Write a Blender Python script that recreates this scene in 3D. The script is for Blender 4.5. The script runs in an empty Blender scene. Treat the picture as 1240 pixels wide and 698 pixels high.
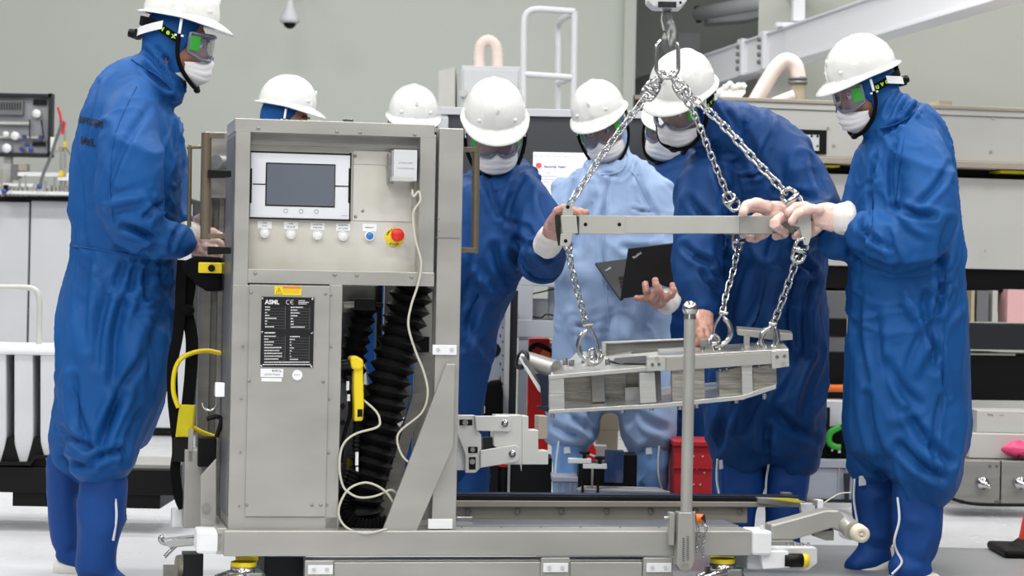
import bpy, math, random
import numpy as np
from mathutils import Vector, Matrix, Euler
random.seed(7)
SC = bpy.context.scene
COL = SC.collection
# ---------------------------------------------------------------- camera
FPX, CX, CY, CAMH = 2928.0, 620.0, 349.0, 0.90
ROLL = math.radians(1.15)
cr, sr = math.cos(ROLL), math.sin(ROLL)
cam_d = bpy.data.cameras.new('camera'); cam_d.lens = 85.0; cam_d.sensor_width = 36.0; cam_d.sensor_fit = 'HORIZONTAL'
cam_d.clip_start = 0.1; cam_d.clip_end = 100
cam_d.dof.use_dof = True; cam_d.dof.focus_distance = 7.25; cam_d.dof.aperture_fstop = 6.5
cam = bpy.data.objects.new('camera', cam_d); COL.objects.link(cam)
cam.matrix_world = Matrix(((cr, -sr, 0, 0), (0, 0, -1, 0), (sr, cr, 0, CAMH), (0, 0, 0, 1)))
SC.camera = cam
# ---------------------------------------------------------------- exposure, world
SC.view_settings.view_transform = 'Standard'; SC.view_settings.look = 'None'
SC.view_settings.exposure = 0.16; SC.view_settings.gamma = 1.0
try: SC.view_settings.use_curve_mapping = False
except Exception: pass
W = bpy.data.worlds.new('cleanroom_world'); SC.world = W; W.use_nodes = True
bgn = W.node_tree.nodes['Background']; bgn.inputs[0].default_value = (0.93, 0.96, 1.0, 1); bgn.inputs[1].default_value = 0.12
# ---------------------------------------------------------------- ceiling luminaires (large area lights)
def area(name, loc, rot, sx, sy, power, col=(1, 1, 1)):
    l = bpy.data.lights.new(name, 'AREA'); l.shape = 'RECTANGLE'; l.size = sx; l.size_y = sy; l.energy = power; l.color = col
    o = bpy.data.objects.new(name, l); COL.objects.link(o); o.location = loc; o.rotation_euler = rot; return o
for iy, y in enumerate((1.5, 4.5, 7.5, 10.5)):
    for ix, x in enumerate((-4.2, -1.4, 1.4, 4.2)):
        area('ceiling_lamp', (x, y, 4.4), (0, 0, 0), 1.2, 0.35, 66, (1.0, 0.985, 0.95))
area('ceiling_lamp', (-1.5, -2.5, 4.0), (math.radians(38), 0, 0), 4.0, 1.5, 80, (1, 0.99, 0.96))
area('ceiling_lamp', (0, 13.6, 4.6), (math.radians(10), 0, 0), 9.0, 0.6, 105, (1, 1, 0.97))
# ---------------------------------------------------------------- frames: pixel -> point
def ray(px, py):
    u = (px - CX) / FPX; v = (CY - py) / FPX
    return Vector((u * cr - v * sr, 1.0, u * sr + v * cr))
def P(px, py, D):
    r = ray(px, py); return Vector((r.x * D, D, CAMH + r.z * D))
class Frame:
    def __init__(s, px, D, yaw=0.0, z=0.0):
        p = P(px, 355, D); s.O = Vector((p.x, D, z)); s.yaw = math.radians(yaw)
        s.c, s.s = math.cos(s.yaw), math.sin(s.yaw); s.o = None
    def loc(s, w):
        d = w - s.O; return Vector((d.x * s.c + d.y * s.s, -d.x * s.s + d.y * s.c, d.z))
    def px(s, px, py, d=0.0):           # where the line of sight meets the plane local y = d
        r = ray(px, py); cl = s.loc(Vector((0, 0, CAMH))); rl = Vector((r.x * s.c + r.y * s.s, -r.x * s.s + r.y * s.c, r.z))
        t = (d - cl.y) / rl.y; return cl + rl * t
    def scale(s, d=0.0): return FPX / (s.O.y + d)
    def rect(s, x0, y0, x1, y1, d):
        a = s.px(x0, (y0 + y1) / 2, d).x; b = s.px(x1, (y0 + y1) / 2, d).x
        zt = s.px((x0 + x1) / 2, y0, d).z; zb = s.px((x0 + x1) / 2, y1, d).z
        return a, b, zb, zt
# ---------------------------------------------------------------- mesh collector
class MB:
    def __init__(s): s.v = []; s.f = []; s.sm = []
    def add(s, vs, fs, smooth=False):
        n = len(s.v); s.v += [tuple(v) for v in vs]; s.f += [tuple(i + n for i in f) for f in fs]; s.sm += [smooth] * len(fs); return s
    def box(s, x0, x1, y0, y1, z0, z1):
        return s.add([(x0,y0,z0),(x1,y0,z0),(x1,y1,z0),(x0,y1,z0),(x0,y0,z1),(x1,y0,z1),(x1,y1,z1),(x0,y1,z1)],
                     [(0,3,2,1),(4,5,6,7),(0,1,5,4),(1,2,6,5),(2,3,7,6),(3,0,4,7)])
    def pbox(s, F, x0, y0, x1, y1, d0, d1):       # pixel rectangle on plane d0, going back to d1
        a, b, zb, zt = F.rect(x0, y0, x1, y1, d0); return s.box(a, b, d0, d1, zb, zt)
    def prism(s, pts, vec):
        n = len(pts); vec = Vector(vec); p = [Vector(q) for q in pts]; q = [a + vec for a in p]
        fs = [tuple(range(n)), tuple(range(2 * n - 1, n - 1, -1))]
        fs += [(i, n + i, n + (i + 1) % n, (i + 1) % n) for i in range(n)]
        return s.add(p + q, fs)
    def poly(s, F, pix, d0, d1, rise=0.0, dx=0.0):
        return s.prism([F.px(x, y, d0) for x, y in pix], (dx, d1 - d0, rise))
    def tube(s, pts, r, n=10, caps=True, smooth=True, closed=False):
        P_ = [Vector(p) for p in pts]; k = len(P_); rs = r if hasattr(r, '__len__') else [r] * k
        T = []
        for i in range(k):
            if closed: t = P_[(i + 1) % k] - P_[i - 1]
            else: t = P_[min(i + 1, k - 1)] - P_[max(i - 1, 0)]
            T.append(t.normalized() if t.length > 1e-9 else Vector((0, 0, 1)))
        a = T[0].orthogonal().normalized(); vs = []; fs = []
        for i in range(k):
            a = (a - T[i] * a.dot(T[i])); a = a.normalized() if a.length > 1e-6 else T[i].orthogonal().normalized()
            b = T[i].cross(a)
            for j in range(n):
                th = 2 * math.pi * j / n; vs.append(P_[i] + (a * math.cos(th) + b * math.sin(th)) * rs[i])
        m = k if closed else k - 1
        for i in range(m):
            i2 = (i + 1) % k
            for j in range(n):
                j2 = (j + 1) % n; fs.append((i * n + j, i * n + j2, i2 * n + j2, i2 * n + j))
        s.add(vs, fs, smooth)
        if caps and not closed:
            s.add(vs[:n], [tuple(range(n - 1, -1, -1))]); s.add(vs[-n:], [tuple(range(n))])
        return s
    def cyl(s, a, b, r, n=14, r2=None): return s.tube([a, b], [r, r if r2 is None else r2], n)
    def lathe(s, prof, c, axis=(0, 0, 1), n=20, smooth=True):   # prof: (radius, height)
        A = Vector(axis).normalized(); U = A.orthogonal().normalized(); V = A.cross(U); c = Vector(c); vs = []; fs = []
        for r, h in prof:
            for j in range(n):
                th = 2 * math.pi * j / n; vs.append(c + A * h + (U * math.cos(th) + V * math.sin(th)) * max(r, 1e-5))
        for i in range(len(prof) - 1):
            for j in range(n):
                j2 = (j + 1) % n; fs.append((i * n + j, i * n + j2, (i + 1) * n + j2, (i + 1) * n + j))
        return s.add(vs, fs, smooth)
    def grid(s, rows, smooth=True, wrap=False):
        n = len(rows[0]); vs = [v for r in rows for v in r]; fs = []
        for i in range(len(rows) - 1):
            for j in range(n if wrap else n - 1):
                j2 = (j + 1) % n; fs.append((i * n + j, i * n + j2, (i + 1) * n + j2, (i + 1) * n + j))
        return s.add(vs, fs, smooth)
    def ball(s, c, r, n=14, M=None):
        r = (r, r, r) if not hasattr(r, '__len__') else r; rows = []
        for i in range(n // 2 + 1):
            ph = math.pi * i / (n // 2); rows.append([(c[0] + r[0] * math.sin(ph) * math.cos(2 * math.pi * j / n), c[1] + r[1] * math.sin(ph) * math.sin(2 * math.pi * j / n), c[2] + r[2] * math.cos(ph)) for j in range(n)])
        if M is not None: rows = [[M @ Vector(v) for v in r_] for r_ in rows]
        return s.grid(rows, True, True)
    def xf(s, M): s.v = [tuple(M @ Vector(v)) for v in s.v]; return s
    def mesh(s, name):
        me = bpy.data.meshes.new(name); me.from_pydata([tuple(v) for v in s.v], [], s.f)
        me.polygons.foreach_set('use_smooth', s.sm); me.validate(); me.update(); return me
def catmull(pts, m=6, closed=False):
    P_ = [Vector(p) for p in pts]; n = len(P_); out = []
    segs = n if closed else n - 1
    for i in range(segs):
        if closed: a, b, c, d = P_[i - 1], P_[i], P_[(i + 1) % n], P_[(i + 2) % n]
        else: a, b, c, d = P_[max(i - 1, 0)], P_[i], P_[i + 1], P_[min(i + 2, n - 1)]
        for k in range(m):
            t = k / m; out.append(0.5 * ((2 * b) + (c - a) * t + (2 * a - 5 * b + 4 * c - d) * t * t + (3 * b - a - 3 * c + d) * t ** 3))
    if not closed: out.append(P_[-1])
    return out
# ---------------------------------------------------------------- objects
def tag(o, label=None, cat=None, group=None, kind=None):
    if label: o['label'] = label
    if cat: o['category'] = cat
    if group: o['group'] = group
    if kind: o['kind'] = kind
    return o
def place(o, F): o.location = F.O; o.rotation_euler = (0, 0, F.yaw)
def thing(name, label, cat, F, group=None):
    o = bpy.data.objects.new(name, None); COL.objects.link(o); o.empty_display_size = 0.1; place(o, F); F.o = o
    return tag(o, label, cat, group)
def part(name, mb, m, par=None, bevel=0.0, kind=None, label=None, F=None, seg=2):
    me = mb.mesh(name) if isinstance(mb, MB) else mb
    o = bpy.data.objects.new(name, me); COL.objects.link(o)
    if m is not None and not me.materials: me.materials.append(m)
    if isinstance(par, Frame): o.parent = par.o
    elif par is not None: o.parent = par
    elif F is not None: place(o, F)
    if bevel:
        md = o.modifiers.new('bevel', 'BEVEL'); md.width = bevel; md.segments = seg; md.limit_method = 'ANGLE'; md.angle_limit = 0.6
        md.harden_normals = False
    tag(o, label=label, kind=kind); return o
def solo(name, mb, m, F, label, cat, group=None, bevel=0.0, kind=None):
    o = part(name, mb, m, None, bevel, F=F); return tag(o, label, cat, group, kind)
def struct(name, mb, m, F=None, bevel=0.0): return tag(part(name, mb, m, None, bevel, F=F), kind='structure')
def child_of(name, mesh, par, M):
    o = bpy.data.objects.new(name, mesh); COL.objects.link(o); o.parent = par.o if isinstance(par, Frame) else par; o.matrix_local = M; return o
_tc = {}
def text(s, h, m, par, M, name='lettering', width=None, ext=0.0004, bold=0.0):
    key = (s, bold)
    if key not in _tc:
        cu = bpy.data.curves.new('t', 'FONT'); cu.body = s; cu.size = 1.0; cu.extrude = 0.0; cu.offset = bold; cu.resolution_u = 3
        cu.align_x = 'CENTER'; cu.align_y = 'CENTER'
        ob = bpy.data.objects.new('t', cu); COL.objects.link(ob); dg = bpy.context.evaluated_depsgraph_get(); dg.update()
        me = bpy.data.meshes.new_from_object(ob.evaluated_get(dg)); bpy.data.objects.remove(ob); bpy.data.curves.remove(cu)
        _tc[key] = ([v.co.copy() for v in me.vertices], [tuple(p.vertices) for p in me.polygons]); bpy.data.meshes.remove(me)
    vs, fs = _tc[key]
    if not vs: return None
    xs = [v.x for v in vs]; w = max(xs) - min(xs); k = (width / (w * h)) if width else 1.0
    mb = MB().add([M @ Vector((v.x * h * k, 0, v.y * h)) for v in vs], fs)
    return part(name, mb, m, par)
# ---------------------------------------------------------------- materials
def lin(c): return tuple(((x / 255 / 12.92) if x / 255 <= 0.04045 else ((x / 255 + 0.055) / 1.055) ** 2.4) for x in c)
def mat(name, rgb, rough=0.5, metal=0.0, var=0.0, vs=4.0, bump=0.0, bs=60.0, stretch=None, spec=0.5, coat=0.0, alpha=1.0, emit=None, es=1.0, trans=0.0, sheen=0.0, dirt=None, ds=3.0):
    m = bpy.data.materials.new(name); m.use_nodes = True; nt = m.node_tree; b = nt.nodes['Principled BSDF']; L = nt.links.new
    c = lin(rgb); b.inputs['Base Color'].default_value = (*c, 1); b.inputs['Roughness'].default_value = rough; b.inputs['Metallic'].default_value = metal
    b.inputs['Specular IOR Level'].default_value = spec; b.inputs['Coat Weight'].default_value = coat; b.inputs['Alpha'].default_value = alpha
    b.inputs['Transmission Weight'].default_value = trans; b.inputs['Sheen Weight'].default_value = sheen
    if emit: b.inputs['Emission Color'].default_value = (*lin(emit), 1); b.inputs['Emission Strength'].default_value = es
    if var or bump:
        tc = nt.nodes.new('ShaderNodeTexCoord'); mp = nt.nodes.new('ShaderNodeMapping'); L(tc.outputs['Object'], mp.inputs[0])
        if stretch: mp.inputs['Scale'].default_value = stretch
    if var:
        n = nt.nodes.new('ShaderNodeTexNoise'); n.inputs['Scale'].default_value = vs; n.inputs['Detail'].default_value = 5; L(mp.outputs[0], n.inputs['Vector'])
        r = nt.nodes.new('ShaderNodeValToRGB'); L(n.outputs['Fac'], r.inputs[0]); r.color_ramp.elements[0].position = 0.3; r.color_ramp.elements[1].position = 0.7
        d = dirt and lin(dirt)
        r.color_ramp.elements[0].color = (*(d or tuple(x * (1 - var) for x in c)), 1); r.color_ramp.elements[1].color = (*tuple(min(1, x * (1 + var)) for x in c), 1)
        L(r.outputs[0], b.inputs['Base Color'])
        mr = nt.nodes.new('ShaderNodeMapRange'); L(n.outputs['Fac'], mr.inputs[0]); mr.inputs[3].default_value = max(0.02, rough - 0.12); mr.inputs[4].default_value = min(1, rough + 0.12)
        L(mr.outputs[0], b.inputs['Roughness'])
    if bump:
        n2 = nt.nodes.new('ShaderNodeTexNoise'); n2.inputs['Scale'].default_value = bs; n2.inputs['Detail'].default_value = 4; L(mp.outputs[0], n2.inputs['Vector'])
        bp = nt.nodes.new('ShaderNodeBump'); bp.inputs['Strength'].default_value = bump; bp.inputs['Distance'].default_value = 0.002
        L(n2.outputs['Fac'], bp.inputs['Height']); L(bp.outputs[0], b.inputs['Normal'])
    return m
STEEL = mat('brushed_steel', (176, 175, 170), 0.38, 0.5, 0.08, 3, 0.05, 60, (1, 1, 3))
STEEL2 = mat('darker_steel', (150, 149, 145), 0.4, 0.6, 0.1, 5, 0.1, 40, (1, 1, 10))
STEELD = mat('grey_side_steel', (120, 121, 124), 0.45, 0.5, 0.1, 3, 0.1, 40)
ALU = mat('machined_aluminium', (208, 208, 204), 0.32, 0.75, 0.08, 8, 0.2, 30, (1, 1, 30))
ALUS = mat('streaked_aluminium', (168, 165, 156), 0.35, 0.65, 0.35, 9, 0.2, 30, (1.5, 1.5, 16))
CHROME = mat('bright_chain_steel', (196, 196, 196), 0.2, 1.0)
HOOKM = mat('dull_hook_steel', (120, 122, 122), 0.4, 0.7, 0.15, 20)
BRONZE = mat('bronze_anodised', (118, 108, 92), 0.38, 0.6, 0.05, 10)
PANEL = mat('pale_panel_paint', (204, 203, 197), 0.5, 0.15, 0.06, 5, dirt=(192, 188, 178))
WHITE = mat('white_plastic', (232, 234, 236), 0.4)
WHITEP = mat('white_powder_coat', (202, 204, 208), 0.5, 0, 0.04, 3)
HATM = mat('white_hard_hat', (226, 227, 224), 0.16, 0, coat=0.6)
BLACK = mat('black_plastic', (5, 5, 6), 0.45, spec=0.25)
RUBBER = mat('black_rubber', (4, 4, 5), 0.6, bump=0.2, spec=0.2)
BLACKS = mat('black_webbing', (6, 6, 7), 0.85, bump=0.3, bs=300, spec=0.15)
DARK = mat('dark_grey', (34, 36, 40), 0.5, spec=0.3)
RAILM = mat('warm_grey_rail', (142, 136, 126), 0.5, 0.3, 0.06, 5)
DECKM = mat('blue_grey_deck', (118, 124, 134), 0.35, 0.4, 0.06, 5)
NAVYM = mat('dark_anodised_metal', (40, 46, 66), 0.35, 0.5)
YELLOW = mat('yellow_plastic', (232, 206, 20), 0.45)
YELLOWD = mat('yellow_fabric', (200, 186, 20), 0.8, 0, 0.1, 20)
RED = mat('red_plastic', (214, 30, 24), 0.4)
REDC = mat('red_crate_plastic', (176, 30, 38), 0.5)
BLUEB = mat('blue_button', (40, 120, 200), 0.35)
ORANGE = mat('orange_plastic', (240, 120, 30), 0.45)
CABLE = mat('cream_cable', (196, 194, 178), 0.5)
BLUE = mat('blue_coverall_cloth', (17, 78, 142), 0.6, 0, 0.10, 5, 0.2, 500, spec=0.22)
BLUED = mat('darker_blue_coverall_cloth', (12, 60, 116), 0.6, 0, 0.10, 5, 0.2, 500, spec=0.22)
LBLUE = mat('pale_blue_coverall_cloth', (146, 170, 206), 0.6, 0, 0.05, 6, 0.25, 500, spec=0.35)
BOOTB = mat('blue_boot_cloth', (20, 66, 134), 0.6, 0, 0.10, 7, 0.2, 400, spec=0.25)
BOOTL = mat('pale_blue_boot_cloth', (116, 160, 214), 0.6, 0, 0.08, 7, 0.25, 400, spec=0.35)
SOLE = mat('white_boot_sole', (222, 220, 210), 0.6)
ZIP = mat('white_zip_tape', (214, 220, 228), 0.5)
SKIN = mat('skin', (176, 122, 98), 0.5, 0, 0.08, 30)
GLOVE = mat('gloved_hand', (230, 194, 182), 0.28, 0, 0.08, 40, 0.5, 90, coat=0.4)
GLOVES = mat('bare_pink_glove', (196, 146, 130), 0.3, 0, 0.15, 50, 0.5, 90, coat=0.3)
CUFF = mat('translucent_glove_cuff', (226, 222, 218), 0.35, 0, 0.06, 30, 0.5, 60)
MASK = mat('white_face_mask', (212, 212, 216), 0.8, 0, 0.02, 20)
GOG = mat('clear_goggle_lens', (112, 122, 142), 0.08, 0, alpha=0.38, coat=1.0)
GFR = mat('grey_goggle_frame', (110, 118, 138), 0.2, 0, alpha=0.8)
GREEN = mat('green_vent', (40, 150, 40), 0.45)
LIME = mat('lime_print', (170, 220, 50), 0.5)
PRINTK = mat('black_print', (14, 18, 36), 0.7)
PRINTG = mat('grey_print', (110, 110, 112), 0.7)
PRINTW = mat('white_print', (222, 222, 222), 0.6)
SCREEN = mat('dull_touch_screen', (98, 104, 114), 0.25, 0, 0.04, 2)
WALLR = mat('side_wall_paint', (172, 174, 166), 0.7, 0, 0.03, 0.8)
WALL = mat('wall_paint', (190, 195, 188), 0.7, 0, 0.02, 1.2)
FLOOR = mat('white_floor_tile', (206, 207, 211), 0.28, 0, 0.03, 1.5, 0.05, 5)
FLOORG = mat('steel_floor_plate', (150, 153, 155), 0.35, 0.2, 0.08, 1.2)
BEAMW = mat('white_crane_paint', (226, 227, 232), 0.5)
MACH = mat('machine_grey', (190, 190, 186), 0.5, 0.1, 0.04, 2)
TAN = mat('tan_edge_metal', (168, 158, 146), 0.5, 0.2, 0.05, 4)
PINKD = mat('pinkish_hose', (232, 214, 206), 0.5, 0, 0.05, 8)
CARD = mat('beige_card', (172, 162, 138), 0.7, 0, 0.05, 5)
CRATE = mat('grey_crate_plastic', (152, 158, 170), 0.5)
PINK = mat('pink_plastic_bag', (224, 70, 120), 0.35, 0, 0.2, 12, 0.8, 12)
CLEARP = mat('clear_tray_plastic', (170, 190, 215), 0.15, 0, alpha=0.45, coat=0.5)
GLASSB = mat('bluish_tinted_glass', (50, 74, 120), 0.1, 0, alpha=0.7, coat=1.0)
# ================================================================ THE ROOM
struct('floor', MB().box(-12, 12, -3, 24, -0.05, 0.0), FLOOR)
fy = P(1080, 664, 8.6); yb = CAMH / -ray(1080, 664).z
struct('trim_1', MB().box(0.10, 6, 5.5, yb, 0.0, 0.006), FLOORG)
xc = P(766, 200, 16.0).x
struct('wall_back', MB().box(-12, xc, 16.0, 16.2, 0, 7), WALL)
struct('trim_2', MB().box(P(752, 200, 16).x, xc, 15.9, 16.0, 0, 7), WALL)
struct('wall_recess', MB().box(xc - 0.3, 12, 18.2, 18.4, 0, 7), WALL)
struct('wall_return', MB().box(xc - 0.2, xc - 0.002, 16.1, 18.2, 0, 7), WALL)
F = Frame(832, 18.15, 0, 1.0); m = MB().pbox(F, 820, 40, 848, 108, 0, 0.05); struct('door_1', m, WHITEP, F)
# pale wall face at the right, under the crane beam
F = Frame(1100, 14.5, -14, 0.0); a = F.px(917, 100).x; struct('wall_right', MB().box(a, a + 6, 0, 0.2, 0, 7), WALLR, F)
# dome camera on the wall
F = Frame(352, 15.4, 0, 2.3); thing('dome_camera', 'white teardrop security camera with a dark dome on the back wall', 'camera', F)
c = F.px(351, 20); s = 1 / F.scale()
part('housing', MB().lathe([(0.001, 22 * s), (3 * s, 21 * s), (6 * s, 10 * s), (12 * s, -2 * s), (12.5 * s, -6 * s), (11 * s, -8 * s), (0.001, -8 * s)], c), WHITEP, F)
part('lens_dome', MB().ball(c + Vector((0, 0, -8 * s)), (8 * s, 8 * s, 7 * s)), BLACK, F)
part('stem', MB().tube(catmull([c + Vector((0, 0, 20 * s)), c + Vector((0, 0, 34 * s)), c + Vector((0, 0.3, 44 * s)), c + Vector((0, 0.6, 44 * s))]), 2.5 * s), WHITEP, F)
# crane runway beam, coming forward to the right
F = Frame(870, 15.4, 0, 0.0)
thing('crane_beam', 'white steel crane beam running diagonally across the upper right', 'beam', F)
z0, z1 = 2.245, 2.437
A = P(828, 100, 16.3); B_ = P(1035, 20, 12.8); dirv = (B_ - A); dirv.z = 0; L_ = dirv.length; dirv.normalize(); nrm = Vector((dirv.y, -dirv.x, 0))
if nrm.y > 0: nrm = -nrm
def beam_seg(t0, t1, w0, w1, za, zb):
    p0 = Vector((A.x, A.y, 0)) + dirv * t0; p1 = Vector((A.x, A.y, 0)) + dirv * t1
    q = [p0 + nrm * w0, p1 + nrm * w0, p1 + nrm * w1, p0 + nrm * w1]
    vs = [F.loc(Vector((v.x, v.y, za))) for v in q] + [F.loc(Vector((v.x, v.y, zb))) for v in q]
    return vs, [(0, 3, 2, 1), (4, 5, 6, 7), (0, 1, 5, 4), (1, 2, 6, 5), (2, 3, 7, 6), (3, 0, 4, 7)]
m = MB(); m.add(*beam_seg(-3, 9, 0.0, -0.10, z0, z1)); part('web', m, BEAMW, F)
m = MB(); m.add(*beam_seg(-3, 9, 0.02, -0.12, z0 - 0.012, z0)); part('flange', m, BEAMW, F)
m = MB(); m.add(*beam_seg(-3, 9, 0.02, -0.12, z1, z1 + 0.008)); part('flange', m, BEAMW, F)
for tt in (1.42, 1.88):
    m = MB(); m.add(*beam_seg(tt, tt + 0.10, 0.035, 0.0, z0 - 0.01, z1 + 0.02)); sp = part('splice_plate', m, BEAMW, F)
    for k in range(4):
        p = Vector((A.x, A.y, z0 + 0.03 + k * 0.045)) + dirv * (tt + 0.05) + nrm * 0.033
        part('bolt', MB().cyl(F.loc(p), F.loc(p + nrm * 0.02), 0.014, 8), STEELD, sp)
# pipes beyond the beam
F = Frame(900, 17.0, 0, 0.0)
thing('ceiling_pipe', 'grey insulated pipe with a dark end cap above the crane beam', 'pipe', F)
part('pipe_run', MB().tube([F.px(846, 17), F.px(905, 6, -1.2), F.px(1000, -14, -3)], 0.05), WHITEP, F)
part('end_cap', MB().cyl(F.px(842, 18), F.px(848, 17), 0.06), DARK, F)
part('tray', MB().poly(F, [(856, 28), (905, 24), (1010, -4), (1010, -20), (900, 8), (856, 20)], 0.05, 0.3), WHITEP, F)
part('hanger', MB().pbox(F, 947, -10, 952, 22, -1.9, -1.85), WHITEP, F)
F = Frame(968, 14.0, 0, 2.2)
m = MB().pbox(F, 961, -20, 975, 25, 0, 0.1); m.pbox(F, 940, 27, 966, 32, 0, 0.1); solo('beam_hanger', m, BEAMW, F, 'white square post standing on the crane beam at the top', 'post')
# wall sensor seen between the chains
F = Frame(776, 15.9, 0, 1.9); m = MB().pbox(F, 766, 115, 785, 132, 0, 0.08); o = solo('wall_switch', m, TAN, F, 'small dark switch box on the back wall left of the chains', 'switch', bevel=0.004)
part('button', MB().pbox(F, 769, 120, 774, 128, -0.01, 0.0), BLACK, o)
# pinkish exhaust hose and grey cabinet in the middle
F = Frame(590, 13.2, 0, 0.0)
thing('exhaust_cabinet', 'tall pale grey cabinet rising behind the display board', 'cabinet', F)
part('body', MB().pbox(F, 554, 80, 628, 560, 0, 0.55), WHITEP, F, 0.006)
part('side_panel', MB().poly(F, [(531, 86), (551, 81), (551, 560), (531, 560)], 0.0, 0.5), MACH, F)
part('door', MB().pbox(F, 557, 84, 623, 540, -0.012, 0.0), WHITEP, F, 0.003)
kn = F.px(561, 113, -0.02); part('door_handle', MB().cyl(kn + Vector((0, 0.01, 0)), kn + Vector((0, -0.03, 0)), 0.022), MACH, F)
F = Frame(590, 13.35, 0, 1.9)
pts = catmull([F.px(581, 84), F.px(580, 66), F.px(583, 54), F.px(591, 49), F.px(599, 54), F.px(602, 66), F.px(602, 96)], 8)
m = MB().tube(pts, [0.032 + 0.0025 * math.sin(i * 2.4) for i in range(len(pts))], 14); solo('bent_hose', m, PINKD, F, 'pinkish ribbed hose bent in an arch over the grey cabinet', 'hose')
# ladder rails on the back equipment
F = Frame(660, 12.4, 0, 0.0)
thing('access_ladder', 'white tubular ladder rails with a round bent top', 'ladder', F)
r = 0.017
part('rail', MB().tube([F.px(632, 560)] + catmull([F.px(634, 60), F.px(635, 24), F.px(642, 13), F.px(655, 11)], 5) + [F.px(696, 14)], r), WHITEP, F)
part('rail', MB().tube([F.px(696, 14), F.px(689, 560)], r), WHITEP, F)
part('rail', MB().tube([F.px(674, 553, .4)] + catmull([F.px(676, 60, .4), F.px(676, 34, .4), F.px(680, 24, .3), F.px(694, 17, 0.05)], 5), r), WHITEP, F)
part('rung', MB().tube([F.px(634, 90), F.px(693, 94)], r), WHITEP, F)
part('rung', MB().tube([F.px(693, 94), F.px(676, 101, .4)], r), WHITEP, F)
part('rung', MB().tube([F.px(634, 160), F.px(692, 164)], r), WHITEP, F)
# display board with a message window
F = Frame(660, 10.0, 0, 0.0)
thing('display_board', 'large dark screen in a white frame behind the two middle workers', 'screen', F)
part('panel', MB().pbox(F, 540, 142, 868, 334, 0, 0.06), mat('dark_screen_glass', (62, 64, 68), 0.35), F)
part('frame', MB().pbox(F, 531, 133, 880, 142, -0.02, 0.07), WHITEP, F, 0.002)
part('frame', MB().pbox(F, 531, 142, 541, 340, -0.02, 0.07), WHITEP, F, 0.002)
part('frame', MB().pbox(F, 531, 334, 880, 341, -0.02, 0.07), WHITEP, F, 0.002)
d = -0.004
win = part('message_window', MB().pbox(F, 645, 185, 735, 262, d, 0.0), mat('lit_window', (235, 233, 245), 0.5, emit=(235, 232, 246), es=0.55), F)
shp = [(649, 198), (652.5, 197), (656, 198), (656, 202), (652.5, 204.6), (649, 202)]
part('shield_icon', MB().poly(F, shp, d - 0.003, d), mat('lit_shield', (226, 80, 60), 0.5, emit=(226, 80, 60), es=0.4), win)
GP = mat('screen_text', (90, 88, 104), 0.6)
def T2(F, px, py, d): return Matrix.Translation(F.px(px, py, d - 0.002))
text('Security Alert', 4.6 / F.scale(), GP, win, T2(F, 672, 202, d), width=27 / F.scale(), bold=0.03)
text('Security Alert', 3.2 / F.scale(), PRINTG, win, T2(F, 659, 209, d), width=17 / F.scale())
text('Microsoft Office Security Options', 3 / F.scale(), PRINTG, win, T2(F, 669, 189.5, d), width=44 / F.scale())
for k in range(3):
    part('text_line', MB().pbox(F, 654, 213 + k * 3.6, 675 - 4 * k, 213.9 + k * 3.6, d - 0.002, d), mat('faint_text', (190, 178, 198), 0.6), win)
# white stand below the board
F = Frame(650, 9.9, 0, 0.0)
thing('workstation_stand', 'white steel workstation stand with open shelves between the middle workers', 'stand', F)
part('top_shelf', MB().pbox(F, 560, 337, 700, 346, 0, 0.5), WHITEP, F, 0.003)
part('upper_post', MB().pbox(F, 624, 346, 645, 409, 0.0, 0.08), WHITEP, F, 0.003)
part('shelf', MB().pbox(F, 624, 388, 690, 409, -0.01, 0.45), WHITEP, F, 0.003)
part('lower_post', MB().pbox(F, 626, 409, 638, 600, 0.0, 0.08), WHITEP, F, 0.003)
part('knob', MB().lathe([(0.001, -.02), (.018, -.02), (.022, 0), (.012, .03), (.001, .03)], F.px(621, 380, 0), (-1, 0, 0)), WHITE, F)
F2 = Frame(655, 10.0, 0, 0.8)
thing('instrument_case', 'grey instrument case on the white shelf above the lifting fixture', 'case', F2)
part('body', MB().pbox(F2, 642, 362, 664, 387, 0, 0.2), MACH, F2, 0.004)
part('body', MB().pbox(F2, 664, 348, 690, 387, 0.02, 0.25), WHITEP, F2, 0.004)
part('cord', MB().tube(catmull([F2.px(641, 372, -.05), F2.px(643, 358, -.05), F2.px(655, 354, -.05), F2.px(672, 350, -.05)]), 0.003), BLACK, F2)
part('cord', MB().tube(catmull([F2.px(641, 383, -.05), F2.px(655, 385, -.05), F2.px(662, 381, -.05), F2.px(678, 384, -.05)]), 0.003), BLACK, F2)
F2 = Frame(648, 10.2, 0, 0.0)
thing('red_cabinet', 'bright red cabinet standing behind the left end of the lifting fixture', 'cabinet', F2)
part('body', MB().pbox(F2, 638, 411, 664, 620, 0.0, 0.4), RED, F2, 0.004)
part('black_hose', MB().tube(catmull([F2.px(640, 425, -.03), F2.px(650, 418, -.03), F2.px(664, 424, -.03), F2.px(676, 436, -.03)]), .012), BLACK, F2)
part('orange_collar', MB().cyl(F2.px(655, 428, -.05), F2.px(664, 433, -.05), .02), ORANGE, F2)
part('top_block', MB().pbox(F2, 640, 416, 690, 428, 0.05, 0.4), MACH, F2)
part('pipe_block', MB().pbox(F2, 656, 412, 684, 450, 0.42, 0.6), TAN, F2)
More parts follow.
